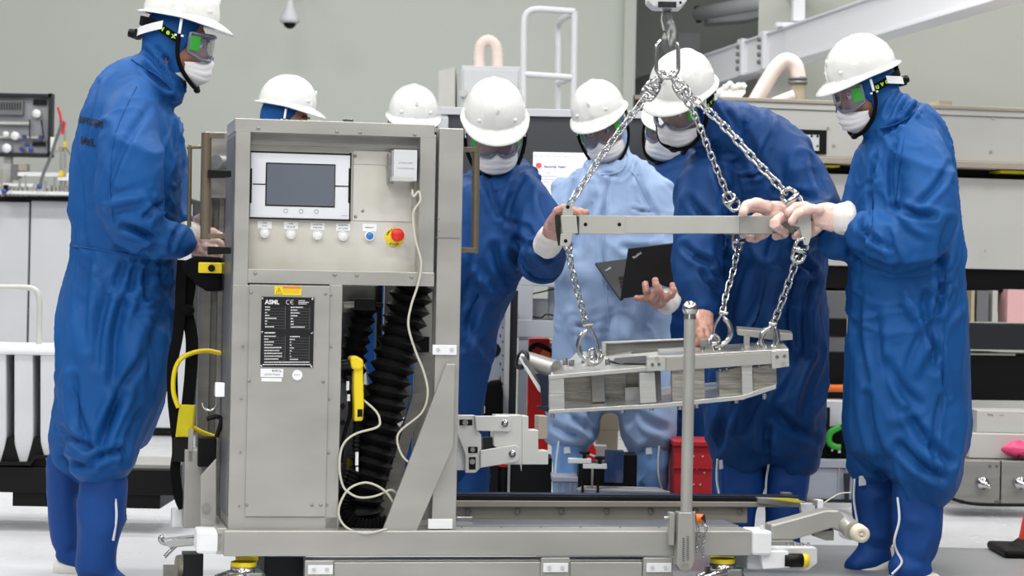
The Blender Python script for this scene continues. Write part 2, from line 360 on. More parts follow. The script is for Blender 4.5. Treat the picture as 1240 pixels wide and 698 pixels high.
# perforated grey rack
F = Frame(600, 9.7, 0, 0.0)
thing('perforated_rack', 'grey perforated rack panel with a round hole beside the leaning worker', 'rack', F)
part('panel', MB().pbox(F, 560, 350, 612, 600, 0, 0.03), CRATE, F)
part('edge_post', MB().pbox(F, 610, 352, 616, 600, -0.02, 0.05), MACH, F)
part('dark_post', MB().pbox(F, 616, 352, 625, 600, 0.0, 0.05), DARK, F)
part('round_hole', MB().cyl(F.px(597, 424, -0.003), F.px(597, 424, 0.0), 9.2 / F.scale(), 24), BLACK, F)
m = MB()
for k in range(7): m.pbox(F, 605.2, 388 + k * 17, 606.4, 392 + k * 17, -0.002, 0); m.pbox(F, 608, 396 + k * 17, 609.4, 398 + k * 17, -0.002, 0)
part('slots', m, BLACK, F, kind='stuff')
la = part('latch', MB().pbox(F, 591, 374, 607, 381, -0.03, 0.0), WHITE, F, 0.003); part('latch_window', MB().pbox(F, 596, 375.5, 603.5, 379.8, -0.032, -0.03), BLACK, la)
F2 = Frame(595, 9.5, 0, 0.3)
bag = solo('black_bag', MB().poly(F2, [(575, 500), (578, 478), (592, 463), (607, 461), (609, 476), (609, 626), (575, 626)], 0, 0.15), BLACKS, F2, 'black bag with a small white letter m under the grey rack', 'bag', bevel=0.01)
text('m', 9 / F2.scale(), PRINTW, bag, T2(F2, 582, 496, -0.002), bold=0.02)
m = MB(); [m.pbox(F2, *q, -0.003, 0) for q in ((576, 492, 587, 492.8), (576, 500, 587, 500.8), (586.4, 492, 587.2, 500.8))]; part('letter_box', m, PRINTW, bag)
# ================================================================ LEFT BACK: counter and white partition doors
F = Frame(60, 14.0, 0, 0.0)
thing('white_partition_cabinet', 'long white cabinet with a black counter edge at the left', 'cabinet', F)
for x0, x1 in ((-60, 32.5), (35, 128), (130, 230)): part('door', MB().pbox(F, x0, 244, x1, 518, 0, 0.03), WHITEP, F, 0.003)
part('carcass', MB().pbox(F, -60, 243, 232, 519, 0.03, 0.6), BLACK, F)
part('counter_edge', MB().pbox(F, -60, 238, 232, 244, -0.03, 0.62), BLACK, F)
part('plinth', MB().pbox(F, -60, 518, 232, 522, 0.02, 0.6), BLACK, F)
F = Frame(30, 14.0, 0, 1.45)
thing('gas_panel', 'dark framed instrument board with gauges and valves at the far left', 'panel', F)
part('back_plate', MB().pbox(F, -30, 116, 58, 186, 0, 0.03), mat('panel_back', (150, 152, 158), 0.4, 0.3), F)
for q in ((-30, 113, 62, 117), (-30, 185, 62, 189.5), (58, 113, 62, 189)): part('frame', MB().pbox(F, *q, -0.05, 0.04), DARK, F)
part('valve_block', MB().pbox(F, -20, 122, 28, 139, -0.04, 0), STEELD, F, 0.003)
m = MB(); [m.pbox(F, -18 + 3.2 * k, 124, -16.5 + 3.2 * k, 133, -0.045, -0.04) for k in range(14)]; part('fins', m, DARK, F, kind='stuff')
part('pipe', MB().tube([F.px(-30, 149, -.03), F.px(36, 150, -.03)], 0.011), STEEL, F)
part('pipe', MB().tube([F.px(-30, 166, -.03), F.px(52, 167, -.03)], 0.009), STEEL, F)
part('pipe', MB().tube([F.px(36, 145, -.04), F.px(36, 168, -.04)], 0.004), BLACK, F)
part('pipe', MB().tube([F.px(50, 145, -.04), F.px(53, 168, -.04)], 0.004), BLACK, F)
for q in ((40, 121, 56, 127), (39, 172, 55, 176.5)): part('label_block', MB().pbox(F, *q, -0.02, 0), BLACK, F)
for gx, gy, gr in ((45, 138, 5), (9, 180, 5.5), (19, 165, 5), (8, 163, 3.5)):
    c = F.px(gx, gy, -.03); part('gauge', MB().lathe([(0.001, .03), (gr / 209, .03), (gr / 209, 0), (0.001, 0)], c, (0, -1, 0)), WHITE, F)
for gx, gy in ((30, 166), (50, 167), (27, 181), (36, 181), (33, 176)):
    c = F.px(gx, gy, -.04); part('valve_knob', MB().cyl(c, c + Vector((0, -.03, 0)), 0.013, 10), mat('dark_blue_knob', (50, 62, 120), 0.4) if gx != 36 else STEEL, F)
part('stand_post', MB().pbox(F, 4, 189, 13, 238, 0, 0.06), MACH, F)
# tubing rig on the counter
F = Frame(60, 13.9, 0, 1.38)
thing('tubing_rig', 'white and steel tubing rig standing on the black counter', 'apparatus', F)
for q in ((20, 209, 90, 214, .0), (70, 215, 120, 219, -.05), (-20, 222, 40, 226, .0), (40, 226, 120, 231, .05), (0, 232, 120, 236, -.05)):
    part('rail', MB().pbox(F, *q[:4], q[4], q[4] + 0.05), WHITE, F, 0.002)
for x, y0, y1, w in ((79, 148, 238, 3), (74, 180, 238, 3), (24, 216, 238, 3), (31, 212, 238, 2), (55, 219, 238, 3), (2, 205, 238, 3), (66, 214, 238, 2)):
    part('post', MB().tube([F.px(x, y0, 0), F.px(x, y1, 0)], w / 2 / F.scale()), STEEL, F)
part('block', MB().pbox(F, 13, 199, 22, 217, 0, 0.1), STEELD, F, .003); part('block', MB().pbox(F, 22, 198, 32, 207, 0, 0.1), TAN, F, .003)
part('block', MB().pbox(F, 70, 178, 76, 182, 0, 0.1), TAN, F); part('block', MB().pbox(F, 61, 166, 66, 184, 0, 0.1), WHITE, F)
part('yellow_clip', MB().pbox(F, 77, 171, 80, 178, -.02, 0), YELLOW, F); part('yellow_clip', MB().pbox(F, 72, 207, 75.5, 214, -.06, 0), YELLOW, F)
part('grey_hose', MB().tube(catmull([F.px(49, 224, -.1), F.px(52, 212, -.1), F.px(60, 193, -.1), F.px(67, 172, -.1), F.px(73, 155, -.1), F.px(75, 146, -.1)]), 0.009), STEELD, F)
part('red_hose', MB().tube(catmull([F.px(70, 130, -.1), F.px(73, 140, -.1), F.px(74, 150, -.1), F.px(78, 148, -.1), F.px(75, 163, -.1)]), 0.007), RED, F)
part('side_hose', MB().tube(catmull([F.px(80, 180, -.05), F.px(86, 188, -.05), F.px(90, 200, -.05), F.px(88, 225, -.05), F.px(82, 232, -.05)]), 0.005), STEELD, F)
for x, y in ((48, 226), (5, 232), (37, 181)): part('blue_knob', MB().ball(F.px(x, y, -.12), 0.017, 10), mat('knob_blue', (50, 70, 150), 0.4), F)
part('black_bottle', MB().cyl(F.px(7, 232, -.1), F.px(7, 224, -.1), 0.014), BLACK, F)
m = MB()
for k in range(16):
    x = 1 + k * 5.6 + random.random() * 2; m.pbox(F, x, 224 + random.random() * 8, x + 2.6, 237.5, -0.02, 0.04)
part('fittings', m, STEEL, F, kind='stuff')
# white ribbed unit on black trolley
F = Frame(60, 8.6, 0, 0.0)
thing('ribbed_trolley', 'black low trolley carrying tall white ribs behind the left worker', 'trolley', F)
for x0, x1 in ((-44, -24), (-13, 7), (17, 39.5), (48.5, 70.5)):
    part('rib', MB().poly(F, [(x0, 427), (x1, 427), (x1 + 0.5, 530), (x1 - 1 + (0 if x1 > 60 else -0), 563), (x0 + (9 if x0 > 0 else 0) * 0, 563), (x0, 530)], 0, 0.35), WHITEP, F, 0.006)
part('cap', MB().pbox(F, -46, 418, 71, 430, -0.01, 0.36), WHITE, F, 0.012)
part('core', MB().pbox(F, -44, 431, 68, 568, 0.14, 0.3), BLACK, F)
for x in (12, 44): part('gusset', MB().poly(F, [(x - 3, 530), (x + 3, 530), (x + 14, 568), (x - 14, 568)], -0.004, 0.2), BLACK, F)
part('rear_block', MB().pbox(F, 66, 433, 78, 460, 0.2, 0.3), BLACK, F)
part('deck', MB().pbox(F, -60, 567, 214, 598, -0.03, 0.42), BLACK, F, 0.003)
part('deck_rail', MB().poly(F, [(-60, 560), (35, 560), (41, 552), (60, 552), (60, 555), (43, 556), (37, 564), (-60, 564)], -0.04, 0.0), BLACK, F)
part('lower_tray', MB().pbox(F, 15, 597, 194, 615, -0.01, 0.36), BLACK, F, 0.003)
part('glossy_plate', MB().pbox(F, 130, 563, 212, 567.5, 0.0, 0.4), STEEL, F)
for x in (84, 125):
    c = F.px(x, 640, 0.1); c.z = 0.055; part('castor', MB().cyl(c + Vector((-.02, 0, 0)), c + Vector((.02, 0, 0)), 0.055, 18), DARK, F)
    part('castor_fork', MB().box(c.x - .03, c.x + .03, c.y - .02, c.y + .02, 0.06, 0.115), STEELD, F)
for x in (-40, 105):
    c = F.px(x, 640, 0.3); c.z = 0.055; part('castor', MB().cyl(c + Vector((-.02, 0, 0)), c + Vector((.02, 0, 0)), 0.055, 18), DARK, F)
    part('castor_fork', MB().box(c.x - .03, c.x + .03, c.y - .02, c.y + .02, 0.06, 0.14), STEELD, F)
part('push_handle', MB().tube([F.px(-30, 348, .1)] + catmull([F.px(20, 348, .1), F.px(36, 349, .1), F.px(45, 354, .1), F.px(48, 368, .1)], 6) + [F.px(47, 420, .1)], 0.0105), MACH, F)
# ================================================================ RIGHT: large machine
F = Frame(1000, 10.3, 12, 0.0)
thing('lithography_machine', 'large light grey machine with tan ledges filling the right background', 'machine', F)
def slope(x, y0, sl): return y0 + (x - 1000) * sl
def band(name, y0, y1, s0, s1, d0, d1, m, x0=868, x1=1420, bev=0.003, **k):
    a0, a1 = F.px(x0, slope(x0, y0, s0), d0), F.px(x1, slope(x1, y0, s0), d0); zt = F.px(1120, slope(1120, y0, s0), d0).z; zb = F.px(1120, slope(1120, y1, s1), d0).z
    return part(name, MB().box(a0.x, a1.x, d0, d1, zb, zt), m, F, bev, **k)
band('top_edge', 122, 126.5, .035, .035, -0.02, 0.5, TAN)
band('upper_panel', 126.5, 134, .035, .035, -0.01, 0.5, MACH)
band('upper_panel', 134.5, 190, .035, .03, 0.0, 0.5, MACH)
band('ledge', 190, 198, .03, .03, -0.06, 0.5, TAN)
band('shadow_gap', 198, 213, .03, .025, 0.1, 0.5, BLACK)
band('middle_panel', 211, 322, .025, .02, 0.02, 0.5, MACH)
band('black_beam', 322, 349, .02, .02, 0.05, 0.5, BLACK)
band('dark_recess', 349, 374, .02, .02, 0.2, 0.5, BLACK)
band('black_beam', 386, 407, .02, .02, 0.05, 0.5, BLACK, x0=1000, x1=1026)
band('grey_insert', 352, 386, .02, .02, 0.06, 0.4, STEELD, x0=1000, x1=1028)
band('grey_insert', 407, 426, .02, .02, 0.06, 0.4, STEELD, x0=1000, x1=1028)
band('black_beam', 426, 482, .02, .02, 0.05, 0.5, BLACK)
band('lower_rail', 389, 420, .02, .02, 0.0, 0.4, DARK, x0=1150, x1=1420)
band('steel_strip', 424, 427, .02, .02, 0.03, 0.4, STEEL, x0=1160, x1=1230)
band('base_panel', 483, 500, .01, .01, 0.05, 0.5, MACH)
band('base_body', 500, 560, .01, .01, 0.12, 0.5, MACH)
band('base_foot', 560, 612, .01, .01, 0.15, 0.5, WHITEP)
for x0, x1, m_ in ((1176, 1180, CARD), (1183, 1197, STEELD), (1202, 1208, MACH)): part('insert', MB().pbox(F, x0, 352, x1, 390, 0.0, 0.1), m_, F)
part('pink_insert', MB().pbox(F, 1220, 351, 1262, 391, 0.0, 0.1), mat('pink_panel', (222, 176, 176), 0.4), F)
part('yellow_strip', MB().pbox(F, 1000, 200, 1017, 202.4, -0.03, 0.1), YELLOWD, F); part('yellow_strip', MB().pbox(F, 1212, 207, 1262, 210, -0.03, 0.1), YELLOWD, F)
pc = part('port', MB().pbox(F, 950, 157, 1001, 186, -0.008, 0.0), BLACK, F)
part('port_plate', MB().pbox(F, 955, 163, 992, 182, -0.014, -0.008), WHITEP, pc)
m = MB(); [m.cyl(F.px(x, y, -0.018), F.px(x, y, -0.014), r_ / F.scale(), 10) for x, y, r_ in ((972, 165, 1.2), (983, 165, 1.5), (990, 165, 1.5), (983, 177, 1.3), (990, 177, 1.3), (977, 171, 2.4))]; part('port_screws', m, DARK, pc, kind='stuff')
m = MB(); [m.cyl(F.px(x, y, -0.01), F.px(x, y, 0.0), 1.6 / F.scale(), 8) for x, y in ((1003, 155), (1010, 176), (1200, 183), (1202, 143), (1193, 304), (1199, 224))]; part('screws', m, STEEL, F, kind='stuff')
part('top_clamp', MB().pbox(F, 1137, 122, 1153, 129, -0.01, 0.1), CARD, F)
part('orange_rail', MB().tube([F.px(960, 470, -.03), F.px(1080, 471, -.03)], 4.6 / F.scale()), ORANGE, F, label='orange yellow tube rail')
# bent duct and bracket on the machine top
F = Frame(940, 11.4, 0, 0.0)
thing('machine_duct', 'thick cream pipe bent in a loop on top of the right machine', 'duct', F)
part('pipe', MB().tube(catmull([F.px(905, 140, 0), F.px(925, 105, 0), F.px(940, 82, 0), F.px(952, 73, 0), F.px(963, 79, 0), F.px(967, 95, 0)], 7), 0.036, 16), PINKD, F)
part('sleeve', MB().tube([F.px(967, 93, 0), F.px(962, 588, 0)], 0.036, 16), CARD, F)
part('clamp_ring', MB().lathe([(.036, -.012), (.046, -.012), (.046, .0), (.036, .0)], F.px(966, 99, 0)), STEELD, F)
part('clamp_ring', MB().lathe([(.036, -.012), (.044, -.012), (.044, .0), (.036, .0)], F.px(966, 94, 0)), STEELD, F)
part('valve', MB().tube([F.px(935, 124, -.02), F.px(962, 116, -.02)], [0.02, 0.03]), PINKD, F)
F = Frame(885, 10.6, 0, 1.4)
thing('white_bracket', 'white folded bracket holding a wrapped pipe behind the bent worker', 'bracket', F)
part('plate', MB().poly(F, [(872, 108), (903, 108), (903, 113), (880, 137), (872, 137)], 0, 0.1), WHITE, F, .003)
part('pipe', MB().tube(catmull([F.px(850, 119, .03), F.px(868, 113, .03), F.px(880, 108, .03), F.px(902, 106, .03)]), 0.016), WHITE, F)
part('wrapping', MB().tube(catmull([F.px(877, 107, 0), F.px(884, 102, 0), F.px(890, 106, 0), F.px(897, 103, 0), F.px(903, 106, 0)]), [0.013 + .003 * math.sin(i * 1.3) for i in range(25)]), WHITE, F)
# small floor-level equipment at right
F = Frame(1200, 9.9, 0, 0.0)
thing('pump_box', 'brushed steel pump box with knob, left of its pair near the floor', 'box', F, 'pump boxes')
part('body', MB().pbox(F, 1149, 558, 1211, 611, 0, 0.3), STEEL2, F, .003)
def pump_face(F, dx, par):
    m = MB(); [m.cyl(F.px(x + dx, y, -.006), F.px(x + dx, y, 0), 2 / F.scale(), 8) for x, y in ((1154, 565), (1207, 565), (1165, 607), (1206, 608))]; part('screws', m, CHROME, par, kind='stuff')
    c = F.px(1187 + dx, 584, 0); part('knob', MB().lathe([(.001, .09), (.008, .09), (.008, .06), (.014, .06), (.014, .04), (.026, .035), (.026, .015), (.02, 0)], c, (0.25, -1, -.15), 8), CHROME, par)
pump_face(F, 0, F)
F = Frame(1240, 9.9, 0, 0.0)
thing('pump_box', 'brushed steel pump box with knob cut by the right picture edge', 'box', F, 'pump boxes')
part('body', MB().pbox(F, 1212.5, 559, 1275, 612, 0, 0.3), STEEL2, F, .003); pump_face(F, 45, F)
F = Frame(1200, 10.0, 0, 0.35)
thing('electronics_case', 'pale grey electronics case with small print on the pump boxes', 'case', F)
part('lower_case', MB().pbox(F, 1174, 526, 1275, 556, 0, 0.3), MACH, F, .003); part('upper_case', MB().pbox(F, 1183, 498, 1260, 525, 0.05, 0.3), MACH, F, .003)
text('TNG', 3.4 / F.scale(), PRINTK, F, T2(F, 1199, 503, .05)); text('***', 4 / F.scale(), PRINTK, F, T2(F, 1213, 504, .05))
F2 = Frame(1232, 9.95, 0, 0.4)
m = MB(); rows = []
for i in range(9):
    v = i / 8 * math.pi; rows.append([F2.px(1234, 544, 0) + Vector((0.065 * math.sin(v) * math.cos(u) * (1 + .2 * math.sin(3 * u + i)), 0.05 * math.sin(v) * math.sin(u), 0.03 * math.cos(v) * (1 + .2 * math.sin(5 * u)))) for u in [k * 2 * math.pi / 18 for k in range(18)]])
m.grid(rows, True, True); solo('plastic_bag', m, PINK, F2, 'crumpled bright pink plastic bag on the electronics case', 'bag')
F = Frame(1190, 9.75, 0, 0.0)
p = [F.px(1120, 590, 0), F.px(1140, 597, 0), F.px(1155, 605, 0), F.px(1185, 611, 0), F.px(1260, 612, 0)]
for q in p: q.z = max(q.z, 0.01)
solo('floor_cable', MB().tube(catmull(p), 0.007), RUBBER, F, 'black cable running along the floor beneath the pump boxes', 'cable')
F = Frame(1000, 9.8, 0, 0.0)
thing('grey_crate', 'grey plastic stacking crate on the floor between the two right workers', 'crate', F)
part('body', MB().pbox(F, 972, 567, 1040, 608, 0, 0.35), CRATE, F, .004); part('rim', MB().pbox(F, 970, 557, 1042, 567, -.012, 0.36), CRATE, F, .003)
for x in (976, 1015, 1024): part('rib', MB().pbox(F, x, 567, x + 1.5, 607, -.008, 0), CRATE, F)
part('lip', MB().pbox(F, 970, 605, 1042, 609, -.01, 0), DARK, F)
part('dark_foot', MB().poly(F, [(1022, 574), (1030, 574), (1028, 606), (1024, 606)], -.03, -.01), DARK, F)
F = Frame(1000, 9.85, 0, 0.27)
thing('tool_bag', 'black tool bag with a green handle on the grey crate', 'bag', F)
pts = [(978, 557), (978, 545), (990, 530), (1000, 520), (1030, 515), (1040, 557)]; part('body', MB().poly(F, pts, 0, 0.2), BLACKS, F, .01)
part('green_handle', MB().tube(catmull([F.px(1018, 517, -.03), F.px(1006, 524, -.03), F.px(1004, 535, -.03), F.px(1010, 541, -.03), F.px(1018, 542, -.03)]), 0.013), GREEN, F)
part('white_tab', MB().pbox(F, 1007, 541, 1009, 547, -.02, 0), WHITE, F); part('white_tab', MB().pbox(F, 1015, 544, 1018, 549, -.02, 0), WHITE, F)
part('black_post', MB().pbox(F, 998, 494, 1005, 520, .02, .06), BLACK, F)
F = Frame(1016, 9.95, 0, 0.4); solo('white_carton', MB().pbox(F, 1000, 486, 1036, 522, 0, 0.1), WHITEP, F, 'plain white carton behind the black tool bag', 'carton', bevel=.003)
# traffic cone foot at lower right
F = Frame(1240, 8.45, 0, 0.0)
thing('traffic_cone', 'black rubber cone base with an orange cone at the lower right edge', 'cone', F)
c = F.px(1262, 690, 0); c.z = 0
part('base', MB().box(c.x - .165, c.x + .165, -.16, .16, 0.006, .035), RUBBER, F, .012); part('base_collar', MB().lathe([(.12, .035), (.085, .06), (.08, .06)], (c.x, 0, 0)), RUBBER, F)
part('cone', MB().lathe([(.085, .05), (.02, .42), (.001, .42)], (c.x, 0, 0), n=28), mat('cone_orange', (235, 70, 35), 0.45), F)
# ================================================================ MIDDLE CLUTTER (behind the cart deck)
F = Frame(640, 9.3, 0, 0.0)
thing('black_case', 'tall black equipment case with a steel edge under the grey arm', 'case', F)
part('body', MB().pbox(F, 618, 555, 668, 620, 0, .25), BLACK, F, .003); part('edge', MB().pbox(F, 614.5, 555, 617.5, 620, -.01, .2), STEEL, F)
F = Frame(596, 9.25, 0, 0.0); solo('black_box', MB().pbox(F, 589, 562, 603, 620, 0, .2), BLACK, F, 'narrow black box right of the white cartons', 'box', bevel=.002)
F = Frame(608, 9.4, 0, 0.0); thing('tool_roll', 'dark rolled tool pouch with red strap behind the black case', 'pouch', F)
part('roll', MB().cyl(F.px(609, 618, 0), F.px(609, 563, 0), .028), DARK, F); part('strap', MB().pbox(F, 604, 560, 614, 566, -.035, .03), RED, F)
F = Frame(570, 9.3, 0, 0.0); solo('white_carton', MB().pbox(F, 553, 586, 585.5, 620, 0, .2), WHITE, F, 'low white carton beside the cart post', 'carton', 'white cartons', bevel=.002)
F = Frame(570, 9.45, 0, 0.0); solo('white_carton', MB().pbox(F, 560, 560, 587, 620, 0, .2), WHITE, F, 'taller white carton behind the low one beside the cart post', 'carton', 'white cartons', bevel=.002)
F = Frame(684, 8.95, 0, 0.0)
thing('clear_tray', 'clear plastic lidded tray at the left foot of the pale blue worker', 'tray', F)
part('lid', MB().pbox(F, 668, 578, 700, 584, -.01, .22), CRATE, F, .003); part('tray_body', MB().poly(F, [(669, 584), (700, 584), (698, 620), (672, 620)], 0, .2), CLEARP, F, .003)
m = MB(); [m.pbox(F, x, 585, x + 1, 618, -.004, 0) for x in (674, 681, 690, 696)]; part('tray_ribs', m, CRATE, F, kind='stuff')
F = Frame(755, 8.8, 0, 0.0)
thing('flat_tray', 'shallow grey tray lying in front of the pale blue worker', 'tray', F)
z = .185; q = [F.px(699, 593, .0), F.px(811, 597, -.1), F.px(795, 592, .1), F.px(705, 590, .12)]
part('tray_plate', MB().prism(q, (0, 0, -.012)), CRATE, F); part('tray_rim', MB().tube(q, .005, 6, closed=True), MACH, F); part('tray_stand', MB().pbox(F, 703, 594, 800, 630, .0, .08), DARK, F)
F = Frame(760, 8.9, 0, 0.0)
thing('black_monitor', 'black glossy flat box with a tinted glass face at the worker\'s feet', 'monitor', F)
part('body', MB().pbox(F, 744, 551, 771, 620, 0.03, .2), BLACK, F, .003); part('glass_face', MB().pbox(F, 732, 545, 755, 585, -.01, 0.0), GLASSB, F, .002); part('lower_body', MB().pbox(F, 700, 562, 745, 620, .05, .2), BLACK, F, .003)
part('stand_post', MB().pbox(F, 716, 563, 718.5, 600, -.02, 0), STEEL, F)
for x0, x1, y0, y1 in ((688, 716, 556, 561.5), (706, 735, 562.5, 568)):
    F2 = Frame((x0 + x1) / 2, 8.75, 0, .2); g = solo('white_handle_plate', MB().pbox(F2, x0, y0, x1, y1, 0, .05), WHITE, F2, 'small white plate with a black knob, %s of the pair by the black monitor' % ('left' if x0 < 700 else 'right'), 'plate', 'white plates by the black monitor', bevel=.002)
    part('knob', MB().lathe([(.001, .03), (.02, .028), (.02, .018), (.008, .014), (.008, 0)], F2.px((x0 + x1) / 2 + 6, y0, .02)), BLACK, g); part('plate_post', MB().pbox(F2, (x0 + x1) / 2 + 2, y1, (x0 + x1) / 2 + 5, 620, .02, .03), BLACK, g)
F = Frame(735, 10.2, 0, 0.0)
thing('carton_stack', 'beige cardboard cartons stacked between the legs of the pale blue worker', 'carton', F)
part('carton', MB().pbox(F, 722, 497, 750, 522, 0, .3), CARD, F, .003); part('carton', MB().pbox(F, 724, 522, 748, 560, 0, .3), CARD, F, .003); part('carton', MB().pbox(F, 718, 540, 735, 566, -.1, 0), MACH, F, .003)
part('carton', MB().pbox(F, 716, 560, 760, 620, .05, .3), DARK, F, .003)
F = Frame(708, 9.9, 0, 0.0)
thing('red_bag', 'red bag with a white cord beside the pale blue worker\'s boot', 'bag', F)
part('body', MB().poly(F, [(698, 548), (704, 536), (716, 533), (722, 545), (720, 620), (698, 620)], 0, .15), RED, F, .01); part('cord', MB().tube(catmull([F.px(704, 538, -.03), F.px(709, 547, -.03), F.px(722, 554, -.03)]), .004), WHITE, F)
F = Frame(835, 9.0, 0, 0.0)
thing('red_crate', 'red plastic crate with round holes on the floor right of the pale blue worker', 'crate', F)
part('body', MB().pbox(F, 816, 538, 862, 620, 0, .3), REDC, F, .004); part('rim', MB().pbox(F, 815, 535, 863, 541, -.01, .3), REDC, F, .003); part('rib', MB().pbox(F, 815, 566, 863, 568, -.008, 0), REDC, F)
m = MB(); [m.cyl(F.px(x, y, -.002), F.px(x, y, 0), 1.2 / F.scale(), 8) for x, y in ((840, 553), (851, 553), (844, 568), (853, 573), (840, 587), (848, 587))]; part('holes', m, MACH, F, kind='stuff')
F = Frame(812, 9.7, 0, 0.0); solo('black_cabinet', MB().pbox(F, 803, 480, 822, 640, 0, .3), BLACK, F, 'tall narrow black cabinet right of the pale blue worker', 'cabinet', bevel=.003)
# ================================================================ THE CART WITH CONTROL CABINET
C = Frame(285, 6.8, 11, 0.0)
thing('equipment_cart', 'large brushed steel cart with a control cabinet and base rails in the foreground', 'cart', C)
sc = C.scale()
def cb(name, x0, y0, x1, y1, d0, d1, m=STEEL, bev=0.002, par=None, **k): return part(name, MB().pbox(C, x0, y0, x1, y1, d0, d1), m, par or C, bev, **k)
def edges(xt, xb, y0, y1):    # keep true verticals: pixel x slides with the camera roll
    return xt, xb
# verticals drift 2% left going down, so member x values are given at mid height
cb('cabinet_stile', 284, 148, 302, 345, 0, .30); cb('cabinet_stile', 279, 345, 300, 642, 0, .30)
cb('top_rail', 284.5, 147, 526.6, 163, -.001, .30); cb('cabinet_stile', 507.5, 163, 526.6, 345, 0, .30)
cb('middle_rail', 300, 328, 526, 345, -.001, .06)
cb('bottom_rail', 296, 626, 410, 642, 0, .30)
cb('inner_stile', 396, 345, 412, 641, 0, .30)
sd = MB(); a, b, zb, zt = C.rect(278, 150, 285, 640, 0); x_l = C.px(285, 400, 0).x
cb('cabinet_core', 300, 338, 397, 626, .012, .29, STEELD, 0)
# left side skin with a shallow frame, seen edge-on
cb('door', 299.5, 345.5, 397, 626, -.006, .01, STEEL, .0015)
m = MB(); xl = C.px(283, 300, 0).x; zt = C.px(283, 150, 0).z; zb = C.px(280, 640, 0).z
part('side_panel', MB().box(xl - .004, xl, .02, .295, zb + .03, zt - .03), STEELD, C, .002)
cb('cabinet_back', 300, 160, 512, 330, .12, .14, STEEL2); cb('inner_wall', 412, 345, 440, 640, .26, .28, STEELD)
cb('right_post', 527.6, 155, 557, 642, -.004, .07, STEEL, .003)
pw = cb('post_pad', 524, 418, 553, 430, -.012, -.004, WHITE, .001); cb('post_pad', 518.5, 629, 548, 641, -.012, -.004, WHITE, .001)
for yy, pn in ((424, pw),):
    for xx in (530.5, 547): part('pad_screw', MB().cyl(C.px(xx, yy, -.014), C.px(xx, yy, -.012), 2.6 / sc, 12), mat('pad_grey', (190, 190, 190), .5), pn)
cb('post_gap', 524.6, 160, 527, 340, .004, .05, BLACK, 0)
# diagonal brace
part('diagonal_brace', MB().poly(C, [(541, 441), (551.5, 441), (549, 541), (497, 661), (487, 672), (468, 672), (457, 659)], -.022, -.006), STEEL, C, .002)
# base rails
cb('front_rail', 271, 643, 911, 674, -.03, .09, STEEL, .004)
cb('rail_foot', 370, 678, 812, 712, -.01, .06, STEEL, .003)
cb('lower_rail', 404, 681, 655, 706, -.02, -.01, STEEL, .003); cb('lower_rail', 690, 681, 778, 706, -.02, -.01, STEEL, .003)
cb('foot_bracket', 369, 679, 404, 712, -.028, -.01, STEEL, .003); cb('foot_bracket', 655, 675.5, 690, 712, -.028, -.01, STEEL, .003); cb('foot_bracket', 779, 675.5, 815, 712, -.028, -.01, STEEL, .003)
for x0, y0 in ((373, 685), (658, 682.5), (783, 682.5)):
    p = cb('rail_pad', x0, y0, x0 + 30, y0 + 11, -.036, -.028, WHITE, .001)
    for xx in (x0 + 7, x0 + 23): part('pad_screw', MB().cyl(C.px(xx, y0 + 5.5, -.038), C.px(xx, y0 + 5.5, -.036), 2.6 / sc, 12), mat('pad_grey', (190, 190, 190), .5), p)
zf = C.px(600, 643, -.03).z
xa, xb = C.px(275, 640, 0).x, C.px(905, 640, 0).x; xm = C.px(550, 640, 0).x
part('deck', MB().box(xm, xb, .09, .30, zf - .02, zf + .004), DECKM, C, .002)
part('deck_front', MB().box(xa + .01, xm, .09, .30, zf - .02, zf + .004), STEEL2, C, .002)
D2 = .28
part('rear_rail', MB().poly(C, [(546, 614), (905, 614), (905, 634), (546, 634)], D2, D2 + .05), RAILM, C, .002)
part('rear_rail_lip', MB().poly(C, [(546, 606.5), (968, 608.5), (968, 614.5), (546, 614.5)], D2 - .02, D2 + .05), RAILM, C, .002)
part('rear_rail_top', MB().poly(C, [(550, 600.5), (940, 603.5), (940, 608.5), (550, 606.5)], D2 - .015, D2 + .03), BLACK, C, .001)
part('glossy_top_strip', MB().poly(C, [(550, 598), (968, 601), (968, 604), (550, 600.5)], D2 + .0, D2 + .06), NAVYM, C, .001)
m = MB()
for x in (567, 627, 680, 735, 788, 842, 896): m.lathe([(3.9 / sc, .006), (3.2 / sc, .008), (2.6 / sc, .006), (2.6 / sc, -.01), (.001, -.01)], C.px(x, 619, D2), (0, -1, 0), 14)
part('rail_sockets', m, STEELD, C, kind='stuff')
m = MB(); [m.cyl(C.px(x, 632.5 + (0 if k % 2 else 8), .26 if k % 2 else .05), C.px(x, 630.5 + (0 if k % 2 else 8), .26 if k % 2 else .05), 1.5 / sc, 8) for k, x in enumerate((559, 586, 607, 633, 655, 679, 703, 726, 751, 772, 798))]; part('deck_screws', m, CHROME, C, kind='stuff')
cb('deck_handle', 706, 636, 726, 638, .12, .13, CHROME, .001); cb('deck_clamp', 553, 626, 573, 633, .2, .24, CHROME, .003)
